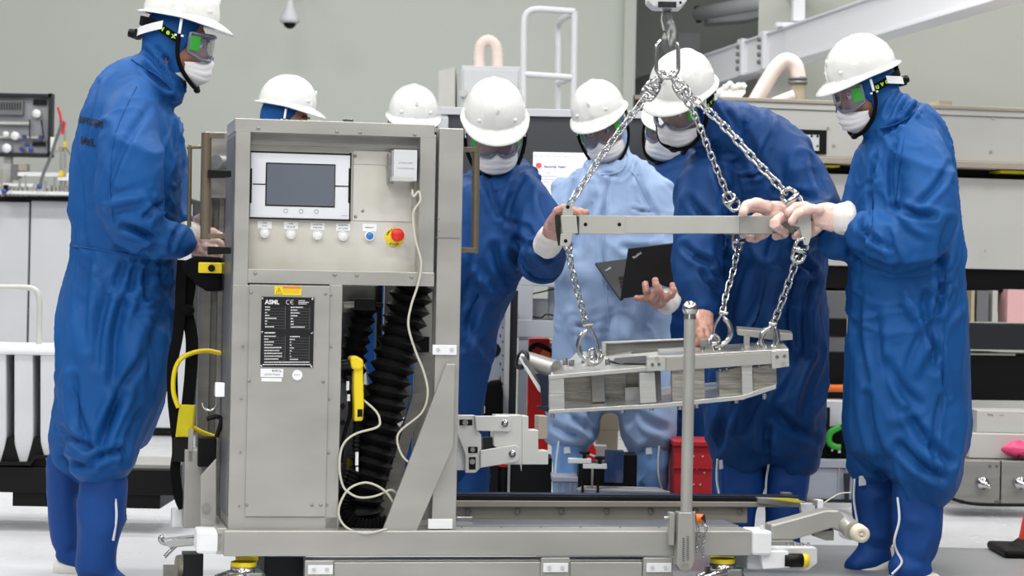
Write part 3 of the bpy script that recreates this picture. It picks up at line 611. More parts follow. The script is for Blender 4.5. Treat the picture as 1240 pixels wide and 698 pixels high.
# rubber-faced push roller arm at the right
part('tow_arm', MB().poly(C, [(934, 636), (1000, 618), (1016, 618), (1024, 627), (1024, 645), (1008, 640), (960, 655), (935, 655)], .05, .12), STEEL, C, .006)
part('arm_lower', MB().poly(C, [(925, 655), (960, 655), (975, 661), (970, 664), (925, 664)], .04, .12), STEEL2, C, .003)
part('arm_gusset', MB().poly(C, [(986, 645), (1010, 642), (1010, 655), (1000, 655), (986, 650)], .07, .10), STEEL2, C, .002)
part('arm_bend', MB().tube(catmull([C.px(1000, 629, .085), C.px(1018, 632, .085), C.px(1033, 643, .02)]), 12.5 / sc, 18), STEEL, C)
cr_ = C.px(1034, 645, .02); ax = Vector((-.12, -1, -.02)).normalized()
part('roller_collar', MB().cyl(cr_ + ax * -.05 + Vector((-.016, 0, 0.002)), cr_ + ax * -.015, 11.5 / sc, 20), WHITE, C)
part('roller', MB().lathe([(11 / sc, -.03), (11.6 / sc, 0), (11 / sc, .05), (8.5 / sc, .058), (3.4 / sc, .058), (3.2 / sc, .053), (2.4 / sc, .053), (2.2 / sc, .060), (.001, .060)], cr_ + Vector((.012, 0, 0)), ax, 24), mat('cream_roller', (214, 204, 186), .5), C)
part('arm_bracket', MB().poly(C, [(969, 610), (987, 610), (987, 625), (972, 628)], D2 - .02, D2), WHITEP, C, .001)
part('bracket_bolt', MB().cyl(C.px(980, 622, D2 - .03), C.px(980, 622, D2 - .02), 3.8 / sc, 14), STEEL2, C)
cb('end_block', 990, 606, 997, 617, D2 - .02, D2 + .02, WHITE, .001); cb('end_block', 984, 606, 990, 613, D2 - .02, D2 + .04, STEEL2, .001); cb('end_block', 948, 597, 959, 604, D2 + .05, D2 + .08, STEELD, .001)
part('end_plate', MB().poly(C, [(918, 603), (968, 605), (968, 614), (960, 614), (918, 610)], D2 - .03, D2 + .1), STEEL2, C, .002)
part('hydraulic_strip', MB().poly(C, [(930, 604), (957, 604), (976, 608), (965, 609)], D2 - .05, D2 - .04), YELLOWD, C)
part('thin_wire', MB().tube(catmull([C.px(997, 610, D2), C.px(1008, 603, D2), C.px(1018, 598, D2), C.px(1030, 597, D2)]), .0022), CABLE, C)
bp = cb('corner_bumper', 912, 643.5, 935, 673, -.045, .08, WHITE, .007); part('bumper_bolt', MB().cyl(C.px(923, 643, .0), C.px(923, 637, .0), 3 / sc, 10), WHITEP, bp)
# lower right drive unit
part('drive_housing', MB().poly(C, [(921, 663), (988, 663), (990, 666), (990, 683), (978, 692), (905, 690), (905, 674)], 0, .12), WHITEP, C, .004)
part('drive_front', MB().poly(C, [(921, 668), (955, 668), (957, 688), (924, 690)], -.03, 0), WHITE, C, .003)
part('motor_can', MB().lathe([(.001, -.02), (8.5 / sc, -.02), (8.8 / sc, 0), (8.8 / sc, .035), (.001, .035)], C.px(957, 679, -.02), (1, 0, 0)), BLACK, C)
part('yellow_sleeve', MB().lathe([(8.6 / sc, 0), (8.6 / sc, 7 / sc), (.001, 7 / sc)], C.px(971.5, 679.5, -.02), (1, 0, 0)), YELLOW, C)
m = MB(); [m.cyl(C.px(x, 664, .03), C.px(x, 657.5, .03), 1.9 / sc, 8) for x in (955, 963, 971, 979)]; part('housing_screws', m, CHROME, C, kind='stuff')
part('linkage', MB().pbox(C, 903, 676, 922, 688, .02, .05), CHROME, C, .004)
# castors
def castor(px, py, d, lever=False, lab=None):
    c = C.px(px, py, d); r = 16 / sc; R = .052
    o = part('castor', MB().lathe([(.001, -.006), (r, -.006), (r, -.03), (r * .8, -.04), (.001, -.04)], c, n=24), CHROME, C)
    part('swivel_ring', MB().lathe([(r * .98, 0), (r, -.003), (r, -.010), (r * .98, -.013)], c + Vector((0, 0, .008)), n=24), YELLOW, o)
    part('fork', MB().box(c.x - .045, c.x + .05, c.y - .035, c.y - .027, R, c.z - .02).box(c.x - .045, c.x + .05, c.y + .027, c.y + .035, R, c.z - .02), STEEL2, o, .003)
    wc = Vector((c.x + .015, c.y, R)); part('wheel', MB().lathe([(.001, -.02), (R * .5, -.02), (R * .93, -.02), (R, -.012), (R, .012), (R * .93, .02), (R * .5, .02), (.001, .02)], wc, (0, 1, 0), 28), mat('wheel_tread', (70, 96, 96), .5), o)
    part('brake_lever', MB().tube(catmull([c + Vector((.0, -.03, -.03)), c + Vector((-.05, -.06, -.035)), c + Vector((-.10, -.07, -.05))]), [.012] * 6 + [.008] * 7), CHROME, o)
castor(875, 680, .02); castor(295, 684, .02)
castor(875, 676, .42); castor(300, 676, .42)
# side castor with long lever (left rear)
F_c = C.px(222, 690, .45)
o = part('rear_castor', MB().lathe([(.001, -.02), (.032, -.02), (.035, -.01), (.035, .01), (.032, .02), (.001, .02)], F_c + Vector((0, 0, .01)), (1, 0.2, 0), 24), mat('cream_wheel', (196, 190, 168), .5), C)
part('lever', MB().tube(catmull([C.px(237, 654, .4), C.px(220, 660, .4), C.px(198, 658, .4), C.px(194, 652, .4), C.px(199, 650, .4)]), .0065), CHROME, o)
part('lever', MB().tube([C.px(213, 661, .4), C.px(199, 675, .4)], .006), CHROME, o); part('lever_plate', MB().poly(C, [(197, 655), (240, 650), (250, 660), (205, 664)], .38, .45), CHROME, o, .003)
part('bracket', MB().pbox(C, 198, 686, 215, 712, .38, .42), STEEL2, o); part('axle_block', MB().pbox(C, 222, 672, 246, 712, .4, .5), DARK, o)
# ---- control panel
fd = .06
cp = cb('control_panel', 302, 163, 508, 329, fd, fd + .02, PANEL, .001)
cb('header_shade', 302, 163, 508, 178, fd - .02, fd, STEEL2, .001, cp)  # darker steel strip stands in for the shade under the top rail
hm = cb('touch_display', 303, 186, 424, 265, fd - .012, fd, mat('display_bezel', (218, 220, 226), .35), .002)
for q in ((302, 184.5, 425, 186.2), (302, 264.6, 425, 266.4), (301.5, 185, 303, 266), (423.6, 185, 425, 266)): cb('bezel_edge', *q, fd - .014, fd, BLACK, .0005, hm)
cb('screen', 321.5, 198, 406, 250.5, fd - .0135, fd - .01, BLACK, .0005, hm); cb('screen_face', 323, 199.5, 405, 249, fd - .0145, fd - .0135, SCREEN, 0, hm)
cb('bezel_groove', 306, 222.5, 322, 223.8, fd - .013, fd - .01, BLACK, 0, hm); cb('bezel_groove', 406, 225, 422, 226.3, fd - .013, fd - .01, BLACK, 0, hm)
for x0, x1, xi in ((303, 305, 304), (422, 424, 421)):
    cb('bezel_grip', x0, 204, x1, 246, fd - .0135, fd - .01, BLACK, 0, hm)
m = MB(); [m.lathe([(2.7 / sc, .0004), (2.2 / sc, .0004)], C.px(x, y, fd - .0125), (0, -1, 0), 16) for x, y in ((346, 255.5), (364.5, 256), (383, 256.5))]; part('touch_marks', m, PRINTG, hm, kind='stuff')
def CT(px, py, d): return Matrix.Translation(C.px(px, py, d - .0006))
text('OMRON', 1.8 / sc, PRINTG, hm, CT(417, 261.5, fd - .0125), width=8 / sc)
pl = cb('blank_plate', 427.5, 183, 499, 268, fd - .003, fd, PANEL, .0008)
m = MB(); [m.lathe([(.001, .003), (1.7 / sc, .002), (2.2 / sc, 0)], C.px(x, y, fd - .003), (0, -1, 0), 10) for x, y in ((430, 189), (439, 255.5), (430.5, 262.5))]; part('plate_screws', m, STEEL2, pl, kind='stuff')
m = MB().tube(catmull([C.px(427, 199, fd - .003), C.px(460, 200, fd - .003), C.px(467, 202, fd - .003), C.px(469, 208, fd - .003)]), .0006, 5); part('plate_seam', m, STEELD, pl)
LBL = (('AIR\nOUT', 320.5, 272, 282.5), ('AIR\nSLIDE', 352.3, 273, 283.7), ('ADAPTER\nDRIVE', 384.5, 274, 285), ('ADAPTER\nLIFT LOCK', 415.5, 275, 286), ('RESET', 447.5, 275.8, 286))
for k, (s_, x, y, by) in enumerate(LBL):
    lb = cb('button_label', x - 8.5, y - 4.3, x + 8.5, y + 4.6, fd - .0015, fd, WHITE, 0)
    ls = s_.split('\n')
    for i, w_ in enumerate(ls): text(w_, 2.5 / sc, PRINTK, lb, CT(x, y + (i - (len(ls) - 1) / 2) * 3.8, fd - .0015), width=min(12, 2.1 * len(w_)) / sc)
    c = C.px(x - .3, by, fd); r = 6 / sc
    bt = part('push_button', MB().lathe([(r * 1.02, 0), (r, .010), (r * .8, .012), (r * .78, .010)], c, (0, -1, 0), 24), WHITE, C)
    part('button_cap', MB().lathe([(.001, .011), (r * .72, .011), (r * .78, .009)], c, (0, -1, 0), 24), BLUEB if k == 4 else WHITE, bt)
c = C.px(477.5, 287.5, fd); r = 12 / sc
es = part('emergency_stop', MB().lathe([(.001, .003), (r * .97, .003), (r, .002), (r, 0)], c, (0, -1, 0), 32), YELLOW, C)
c2 = C.px(479.5, 285, fd); part('mushroom_head', MB().lathe([(.001, .040), (r * .6, .039), (r * .68, .034), (r * .68, .026), (r * .4, .022), (r * .4, 0)], c2, (0, -1, 0), 28), RED, es)
for s_, a0, st, flip in (('EMERGENCY', 160, -17, 1), ('STOP', 240, 19, -1)):
    for i, ch in enumerate(s_):
        th = math.radians(a0 + st * i); rr = r * .80; p = c + Vector((math.cos(th) * rr, -.0036, math.sin(th) * rr)); rot = Matrix.Rotation(-(th - math.pi / 2) if flip > 0 else -(th + math.pi / 2), 4, 'Y')
        text(ch, r * .33, PRINTK, es, Matrix.Translation(p) @ rot, bold=.02)
# sensor box upper right
sb = cb('sensor_box', 477, 181.5, 505, 219, fd - .075, fd, WHITEP, .001); cb('box_bracket', 470, 186, 477, 223, fd - .03, fd, STEEL2, .001, sb); cb('box_lip', 475, 214, 500, 219.5, fd - .08, fd - .03, MACH, .001, sb)
text('SENSOR LASER', 1.9 / sc, PRINTG, sb, CT(491, 197.5, fd - .076), width=18 / sc); text('CLEAN ROOM CABLE', 1.9 / sc, PRINTG, sb, CT(491, 204, fd - .076), width=21 / sc)
part('cable_gland', MB().cyl(C.px(498.5, 221, fd - .03), C.px(498.5, 232, fd - .03), 2.6 / sc, 10), STEEL2, sb)
part('cream_cable', MB().tube(catmull([C.px(499, 230, 0), C.px(501, 238, -.01), C.px(507, 232, -.012), C.px(509, 243, -.014), C.px(503, 252, -.012), C.px(500, 262, -.01), C.px(503, 290, -.01), C.px(510, 318, -.012), C.px(506, 345, -.012), C.px(498, 370, -.012), C.px(494.5, 395, -.01), C.px(503, 425, 0), C.px(513, 450, 0), C.px(518, 476, 0), C.px(511, 500, .01), C.px(486, 521, .03), C.px(481, 534, .03), C.px(487, 552, .02), C.px(498, 563, .01)], 8), .0034, 8), CABLE, C)
part('cream_cable', MB().tube(catmull([C.px(438, 483, .05), C.px(455, 498, .03), C.px(460, 510, .01), C.px(456, 518, .0), C.px(430, 526, -.01), C.px(415, 540, -.012), C.px(411, 565, -.012), C.px(415, 588, -.012), C.px(424, 598, -.012), C.px(437, 603, -.01), C.px(455, 601, 0), C.px(472, 594, .01), C.px(480, 598, .02)], 8), .0034, 8), CABLE, C)
part('cream_cable', MB().tube(catmull([C.px(478, 612, .01), C.px(468, 597, 0), C.px(455, 588, -.005), C.px(440, 585, -.005), C.px(422, 593, -.01), C.px(411, 613, -.014), C.px(412, 630, -.014), C.px(424, 642, -.02), C.px(445, 646, -.035), C.px(468, 641, -.03)], 8), .0034, 8), CABLE, C)
# warning sticker and name plate on the door
ws = cb('warning_sticker', 332.5, 347, 365, 357.5, -.0075, -.006, YELLOW, 0); cb('sticker_heading', 342.5, 347.5, 364.5, 349.8, -.0078, -.007, mat('sticker_orange', (226, 110, 50), .5), 0, ws)
tri = [C.px(334, 356, -.0078), C.px(341.5, 356, -.0078), C.px(337.8, 348.6, -.0078)]; part('warning_triangle', MB().tube(tri, .0010, 4, closed=True), PRINTK, ws)
part('warning_bolt', MB().poly(C, [(337.6, 350.6), (338.6, 352.6), (337.9, 352.8), (338.3, 354.8), (336.9, 352.9), (337.6, 352.5)], -.0078, -.0072), PRINTK, ws)
for k in range(3): cb('sticker_line', 343, 351 + k * 1.8, 363, 351.5 + k * 1.8, -.0078, -.007, mat('olive_print', (170, 150, 40), .6), 0, ws)
npx = cb('name_plate', 316, 360, 380, 445, -.0085, -.006, mat('name_plate_black', (20, 20, 26), .35), .0005)
text('ASML', 7.2 / sc, PRINTW, npx, CT(329.5, 366.3, -.0087), width=17.5 / sc, bold=.035)
m = MB()
for cx_ in (349, 354.2):
    c = C.px(cx_, 366.2, -.0088); r = 2.5 / sc; m.tube([c + Vector((r * math.cos(math.radians(t)), 0, r * math.sin(math.radians(t)))) for t in range(60, 301, 20)], .0009, 4)
c = C.px(353.6, 366.2, -.0088); m.tube([c + Vector((-.004, 0, 0)), c + Vector((.002, 0, 0))], .0009, 4); part('ce_mark', m, PRINTW, npx)
m = MB(); mg = MB(); rnd = random.Random(3)
def dash(x0, x1, y, h=1.15):
    x = x0
    while x < x1:
        w = rnd.uniform(.8, 2.6); m.pbox(C, x, y, min(x + w, x1), y + h, -.0089, -.0086); x += w + .45
for k in range(3): dash(361.5, 361.5 + (8, 12.5, 10)[k], 364 + k * 1.9, .9)
for k in range(8):
    y = 371 + k * 3.42; dash(321, 321 + (6, 6, 2.5, 5, 14, 3, 2, 11)[k], y + .4); dash(352, 352 + (15, 8, 11, 8, 3, 3.5, 3.5, 17)[k], y + .8)
    mg.pbox(C, 320.5, y + 2.6, 345.5, y + 2.85, -.0088, -.0086); mg.pbox(C, 351, y + 3, 374.8, y + 3.25, -.0088, -.0086)
dash(320.5, 333, 402.6, 1.5)
for k in range(9):
    y = 406.5 + k * 3.45; dash(320, 320 + (14, 5, 11.5, 10, 21, 18, 21.5, 22, 17)[k], y + .4); dash(351, 351 + (12, 6, 2, 2, 5, 2.5, .8, 2, 10)[k], y + .8)
    mg.pbox(C, 319.5, y + 2.6, 345, y + 2.85, -.0088, -.0086); mg.pbox(C, 350.5, y + 3, 374, y + 3.25, -.0088, -.0086)
for x, y0, y1 in ((345.3, 371, 399), (374.8, 371.5, 399.5), (345, 406.5, 437.5), (374.2, 407, 438)): mg.pbox(C, x, y0, x + .35, y1, -.0088, -.0086)
dash(320, 375, 438.3); dash(318, 376.5, 441.2)
part('plate_print', m, PRINTW, npx, kind='stuff'); part('plate_ruling', mg, PRINTG, npx, kind='stuff')
m = MB(); [m.lathe([(.001, .0025), (1.3 / sc, .002), (1.5 / sc, 0)], C.px(x, y, -.0085), (0, -1, 0), 8) for x, y in ((318, 361.5), (378.5, 362.5), (317.3, 402.5), (378, 403.5), (316.5, 443.5), (377, 444.3))]; part('plate_rivets', m, CHROME, npx, kind='stuff')
st = cb('sticker', 315.5, 446.8, 343, 457, -.0075, -.006, WHITE, 0); text('EKL', 3.6 / sc, PRINTK, st, CT(335.5, 449.4, -.0077), width=12 / sc); text('COTETTOGY', 2.8 / sc, PRINTG, st, CT(329.5, 454, -.0077), width=20 / sc)
cb('sticker', 316.5, 458, 341, 462.4, -.0075, -.006, WHITE, 0)
rs = part('round_sticker', MB().cyl(C.px(360, 454.5, -.0075), C.px(360, 454.5, -.006), 6.3 / sc, 28), WHITE, C); text('REG.N', 2 / sc, PRINTG, rs, CT(360, 454.3, -.0077), width=8 / sc)
m = MB()
for x, y in ((312.5, 155.5), (408, 159.5), (436, 160.5), (502, 163), (309, 331), (405, 333.2), (432, 333.7), (498.5, 335.7)): m.lathe([(.001, .004), (1.8 / sc, .0035), (2.5 / sc, 0)], C.px(x, y, -.001), (0, -1, 0), 10)
for x, y in ((304, 354.5), (394, 356), (301.5, 461.5), (391, 462.5), (298.5, 612), (377.5, 612), (388.5, 612)): m.lathe([(.001, .004), (1.6 / sc, .0035), (2.2 / sc, 0)], C.px(x, y, -.006), (0, -1, 0), 10)
for x, y in ((294, 420), (401, 420), (401, 357), (531, 264.5), (531, 279.5), (292, 483), (399, 484), (291, 548), (398, 549), (289.5, 613), (396, 612)): m.lathe([(.001, .0025), (1.3 / sc, .002), (1.6 / sc, 0)], C.px(x, y, -.003), (0, -1, 0), 8)
part('cabinet_screws', m, STEEL2, C, kind='stuff')
cb('post_joint', 527, 288, 557, 288.8, -.0052, -.004, STEELD, 0)
cb('top_catch', 416, 144, 428, 148.5, .1, .13, CHROME, .001)
# ---- inside the opening: bellows, hoses, yellow handle
def bellows(pts, r, name, n=18, pitch=.019):
    c = catmull(pts, 12); L = 0; acc = [0]
    for i in range(1, len(c)): L += (c[i] - c[i - 1]).length; acc.append(L)
    k = int(L / pitch) * 2 + 1; out = []; rs = []
    for i in range(k):
        s_ = L * i / (k - 1); j = max(j_ for j_ in range(len(acc)) if acc[j_] <= s_ + 1e-9); j = min(j, len(c) - 2); t = (s_ - acc[j]) / max(1e-6, acc[j + 1] - acc[j])
        out.append(c[j].lerp(c[j + 1], t)); rs.append(r if i % 2 else r * .70)
    return part(name, MB().tube(out, rs, n, smooth=False), RUBBER, C)
bellows([C.px(502, 338, .13), C.px(490, 390, .13), C.px(474, 450, .12), C.px(462, 510, .12), C.px(449, 560, .12), C.px(438, 605, .12), C.px(440, 640, .13)], 29 / sc, 'bellows', pitch=.034)
bellows([C.px(441, 368, .2), C.px(436, 395, .2), C.px(429, 425, .2), C.px(427, 455, .2)], 18 / sc, 'bellows', pitch=.03)
bellows([C.px(430, 570, .06), C.px(419, 595, .06), C.px(417, 615, .06), C.px(428, 632, .05), C.px(448, 637, .04), C.px(470, 632, .04)], 9.5 / sc, 'ribbed_hose', pitch=.012)
bellows([C.px(433, 500, .08), C.px(432, 520, .08), C.px(431, 548, .08)], 5.5 / sc, 'ribbed_hose', pitch=.012)
cb('upper_back_plate', 413, 346, 458, 379, .24, .26, STEEL2, .001); cb('inner_post', 463, 346, 492, 640, .27, .29, STEEL, .001)
cb('inner_panel', 492, 346, 523, 426, .27, .29, STEEL, .001); cb('dark_upright', 456, 346, 462, 470, .20, .24, BLACK, .001)
sn = cb('sensor', 430, 362, 455, 376, .12, .2, BLACK, .002); part('sensor_connector', MB().cyl(C.px(416, 370, .15), C.px(432, 369, .15), 4 / sc), CABLE, sn); part('sensor_knob', MB().cyl(C.px(455, 369, .15), C.px(464, 370, .15), 2.6 / sc), BLACK, sn)
cb('right_inner_plate', 500, 426, 523, 640, .24, .26, STEEL2, .001); cb('right_block', 501, 408, 520, 427, .18, .26, BLACK, .002)
part('hinge_plate', MB().poly(C, [(413, 465), (440, 466), (498, 468), (498, 484), (480, 500), (470, 640), (413, 640)], .215, .225), STEELD, C)
m = MB(); [m.cyl(C.px(x, y, .20), C.px(x, y, .215), 3.4 / sc, 12) for x, y in ((451, 475), (415, 492), (415, 512), (452, 507))]; part('hinge_bolts', m, DARK, C, kind='stuff')
yh = part('yellow_handle', MB().poly(C, [(428.5, 434), (439.5, 436), (441, 490), (439.5, 510), (429.5, 511), (428.5, 470)], .03, .08), YELLOW, C, .005)
part('handle_head', MB().poly(C, [(424, 433), (432, 431), (440, 436), (441, 444), (436, 449), (426, 447)], .02, .09), YELLOW, yh, .006)
part('handle_grip', MB().tube(catmull([C.px(412, 444, .05), C.px(420, 442, .05), C.px(430, 444, .05)]), 6.5 / sc), BLACK, yh); cb('handle_label', 433, 496, 439, 505, .028, .03, BLACK, 0, yh)
part('black_cord', MB().tube(catmull([C.px(415, 452, .08), C.px(422, 470, .08), C.px(424, 500, .08), C.px(416, 530, .08), C.px(413, 560, .08)]), .006), RUBBER, C)
for q in ((419.5, 462, 423, 473), (420.5, 478, 424, 486), (430.5, 548, 434, 564), (431, 566, 434, 572)): cb('cord_marker', *q, .05, .06, WHITE, 0)
cb('yellow_tag', 420, 556, 433, 572, .16, .165, YELLOWD, 0); part('white_flag', MB().poly(C, [(478, 511), (490, 505), (488, 511), (484, 517)], .09, .092), WHITE, C)
cb('inner_brace', 474, 520, 482, 640, .20, .21, STEELD, 0); part('inner_slope', MB().poly(C, [(500, 478), (512, 478), (470, 640), (452, 640)], .15, .17), STEEL2, C)
# ---- handles
def bar_handle(x, y0, y1, xe, d, r=4.6, blocks=(), name='side_handle'):
    o = part(name, MB().tube([C.px(x + .5, y0, d), C.px(x - 1, y1, d)], r / sc, 16), BRONZE, C)
    for y in (y0 + 3, y1 - 4): part('handle_arm', MB().poly(C, [(x, y - 3), (xe, y - 3), (xe, y + 3), (x, y + 3)], d - .012, d + .012), BRONZE, o, .001)
    for y in blocks: part('handle_clamp', MB().poly(C, [(x + 3, y - 5), (xe + 8, y - 4), (xe + 8, y + 4), (x + 3, y + 5)], d - .03, d + .02), BLACK, o, .002)
    return o
h1 = bar_handle(249.5, 161, 290, 272, .0, 6.2, (210.5, 303.5))
h2 = part('side_handle', MB().tube([C.px(230, 176, .3), C.px(229, 275, .3)], 2.8 / sc), BRONZE, C); part('handle_arm', MB().tube([C.px(226, 178, .3), C.px(252, 178, .3)], 2.6 / sc), BRONZE, h2)
h3 = bar_handle(576, 178, 307, 556, .06, 4.8)
# rear left of the cabinet
rp = MB().pbox(C, 240, 172, 285, 640, .50, .54); part('rear_plate', rp, STEEL2, C, .002)
for q in ((241, 186, 254, 640), (262, 210, 268, 640)): cb('rear_channel', *q, .47, .50, STEEL2, .001)
cb('rear_box', 247, 160, 281, 240, .40, .50, STEEL2, .003); part('rear_boss', MB().cyl(C.px(262, 196, .36), C.px(272, 196, .40), 9 / sc, 18), STEEL2, C)
cb('rear_duct', 223, 545, 245, 640, .30, .42, STEEL, .003); part('gusset', MB().poly(C, [(243, 577), (262, 556), (262, 640), (243, 662)], .10, .12), STEEL, C, .002)
part('gusset_boss', MB().cyl(C.px(249, 616, .09), C.px(249, 616, .10), 5.4 / sc, 18), STEEL2, C)
cb('foam_bumper', 238, 643, 272, 671, -.02, .10, WHITE, .008); cb('foam_bumper', 208, 617, 226, 640, .40, .46, WHITE, .006)
cb('hook_block', 261, 464, 272, 481, .01, .05, WHITE, .002); part('wire_hook', MB().tube(catmull([C.px(262, 470, .03), C.px(261, 490, .03), C.px(256, 497, .03), C.px(248, 495, .03), C.px(245, 488, .03)]), .003), CHROME, C)
cb('black_valve', 240, 530, 262, 566, .25, .3, BLACK, .004); part('black_valve_cord', MB().tube(catmull([C.px(250, 508, .25), C.px(262, 505, .25), C.px(268, 510, .25), C.px(262, 530, .25)]), .007), BLACK, C)
cb('vertical_conduit', 228, 520, 234, 560, .3, .32, STEEL, .001)
cb('base_side', 262, 640, 275, 672, -.02, .35, STEEL, .003)
cb('undercarriage', 320, 676, 372, 700, .1, .3, DARK, .003)
# grey arm mechanism right of the post
AR = mat('light_grey_arm', (206, 206, 204), .4, .2)
gd = .34
def ap(name, pix, d0, d1, m=AR, bev=.002): return part(name, MB().poly(C, pix, gd + d0, gd + d1), m, C, bev)
a1 = ap('arm_plate', [(553, 503), (575, 503), (578, 521), (583, 527), (583, 566), (576, 573), (564, 573), (564, 553), (562, 546), (552, 520)], -.02, 0)
for q in ((556.5, 508.5, 572, 515.5), (567, 541.5, 578.5, 549), (568, 554, 576, 569)):
    ap('arm_slot', [(q[0], q[1]), (q[2], q[1]), (q[2], q[3]), (q[0], q[3])], -.022, -.02, BLACK, 0)
for x, y, r in ((563.5, 512, 3.8), (572.5, 545, 3), (572, 559.5, 3.6)): part('slot_pin', MB().cyl(C.px(x, y, gd - .03), C.px(x, y, gd - .02), r / sc, 14), STEEL2, C)
ap('upper_arm', [(575, 504), (617, 504), (619, 507), (619, 521), (616, 523), (577, 522)], -.035, -.02); ap('lower_arm', [(582, 546), (624, 539), (629, 542), (629, 557), (625, 560), (582, 567)], -.035, -.02)
ap('arm_body', [(600, 503), (632, 503), (632, 563), (612, 563), (612, 548), (598, 540), (598, 523), (600, 520)], -.02, .04); ap('arm_body', [(632, 504), (640, 504), (640, 521), (652, 521), (652, 546), (664, 546), (664, 563), (632, 563)], -.012, .05)
ap('arm_tail', [(550, 513), (554, 520), (563, 545), (563, 570), (550, 570)], .0, .02, WHITEP)
for x, y in ((611, 513), (620, 550)):
    c = C.px(x, y, gd - .035); part('arm_bolt', MB().lathe([(.001, .010), (2.4 / sc, .010), (2.8 / sc, .006), (4.6 / sc, .006), (4.6 / sc, 0)], c, (0, -1, 0), 12), CHROME, C)
ap('arm_pivot_block', [(585, 530), (600, 530), (600, 545), (585, 545)], .0, .03, DARK); ap('tan_buffer', [(652, 504), (663, 504), (663, 532), (652, 532)], .06, .12, TAN); ap('arm_pin', [(630, 563), (632, 563), (631.5, 571)], -.01, -.005, CHROME, 0)
ap('blue_sleeve_end', [(550, 568), (567, 570), (560, 580), (552, 590)], .04, .06, BLUED)
# upright post with ball at the right
part('guide_post', MB().tube([C.px(835.5, 384, -.06), C.px(831, 622, -.06)], [7.2 / sc, 7.4 / sc], 20), STEEL, C)
part('ball_knob', MB().ball(C.px(835.5, 374, -.06), 9.8 / sc, 20).lathe([(8 / sc, -.02), (7.5 / sc, -.01), (7 / sc, 0)], C.px(835.5, 378, -.06)), CHROME, C)
part('post_socket', MB().poly(C, [(822, 621), (839, 621), (841, 680), (838, 689), (831, 694), (824, 691), (820, 684)], -.08, -.035), STEEL, C, .003)
part('socket_bolt', MB().cyl(C.px(830, 687, -.086), C.px(830, 687, -.08), 4.6 / sc, 16), STEEL2, C)
cb('socket_flange', 811, 621, 817, 661, -.06, -.03, STEEL, .002); cb('socket_flange', 838, 620, 842, 680, -.06, -.03, STEEL, .002); part('socket_screw', MB().cyl(C.px(804, 627.5, -.05), C.px(811, 627.5, -.05), 2 / sc, 8), CHROME, C)
part('socket_ring', MB().tube([C.px(842 + 3 * math.cos(t * .7), 618 + 3 * math.sin(t * .7), -.05) for t in range(9)], .0016, 6, closed=True), DARK, C)
m = MB();
for i in range(12): m.pbox(C, 826.5, 652 + i * 2.4, 829.3, 653.3 + i * 2.4, -.0815, -.08); m.pbox(C, 831.6, 650 + i * 2.5, 834.4, 651.3 + i * 2.5, -.0815, -.08)
part('engraving', m, STEELD, C, kind='stuff')
og = part('orange_grip', MB().cyl(C.px(842, 628, -.05), C.px(853, 628.5, -.05), 5.6 / sc, 16), ORANGE, C); part('grip_notch', MB().poly(C, [(849, 628), (854, 623.5), (855, 634)], -.07, -.03), DARK, og)
# small safety chain hanging from the grip
def link_mesh(L, Wd, r, n=6, m=5, name='chain_link'):
    pts = []
    for a0, sx in ((0, 1), (180, -1)):
        for k in range(m + 1):
            th = math.radians(a0 - 90 + 180 * k / m); pts.append(Vector((sx * (L / 2 - Wd / 2) + Wd / 2 * math.cos(th), Wd / 2 * math.sin(th), 0)))
    me = MB().tube(pts, r, n, closed=True).mesh(name); return me
def chain(pts, pitch, L, Wd, r, par, m, start=0):
    me = link_mesh(L, Wd, r); me.materials.append(m)
    c = catmull(pts, 10); acc = [0]
    for i in range(1, len(c)): acc.append(acc[-1] + (c[i] - c[i - 1]).length)
    n = max(1, round(acc[-1] / pitch))
    for i in range(n):
        s_ = acc[-1] * (i + .5) / n; j = max(k for k in range(len(acc)) if acc[k] <= s_); j = min(j, len(c) - 2); t = (s_ - acc[j]) / (acc[j + 1] - acc[j]); p = c[j].lerp(c[j + 1], t); X = (c[j + 1] - c[j]).normalized()
        Y = (Vector((0, 1, 0)) - X * X.y).normalized(); Z = X.cross(Y); a = math.radians(38 + 90 * ((i + start) % 2)) ; Yr = Y * math.cos(a) + Z * math.sin(a); Zr = X.cross(Yr)
        M = Matrix((X, Yr, Zr)).transposed().to_4x4(); M.translation = p; child_of('chain_link', me, par, M)
sl = 1 / sc
chain([C.px(851, 636, -.05), C.px(855, 640, -.05), C.px(852, 655, -.05), C.px(851, 675, -.05)], 5 * sl, 7 * sl, 3.6 * sl, .7 * sl, og, CHROME)
chain([C.px(844, 634, -.05), C.px(846, 650, -.05), C.px(844, 668, -.05)], 5 * sl, 7 * sl, 3.6 * sl, .7 * sl, og, CHROME)
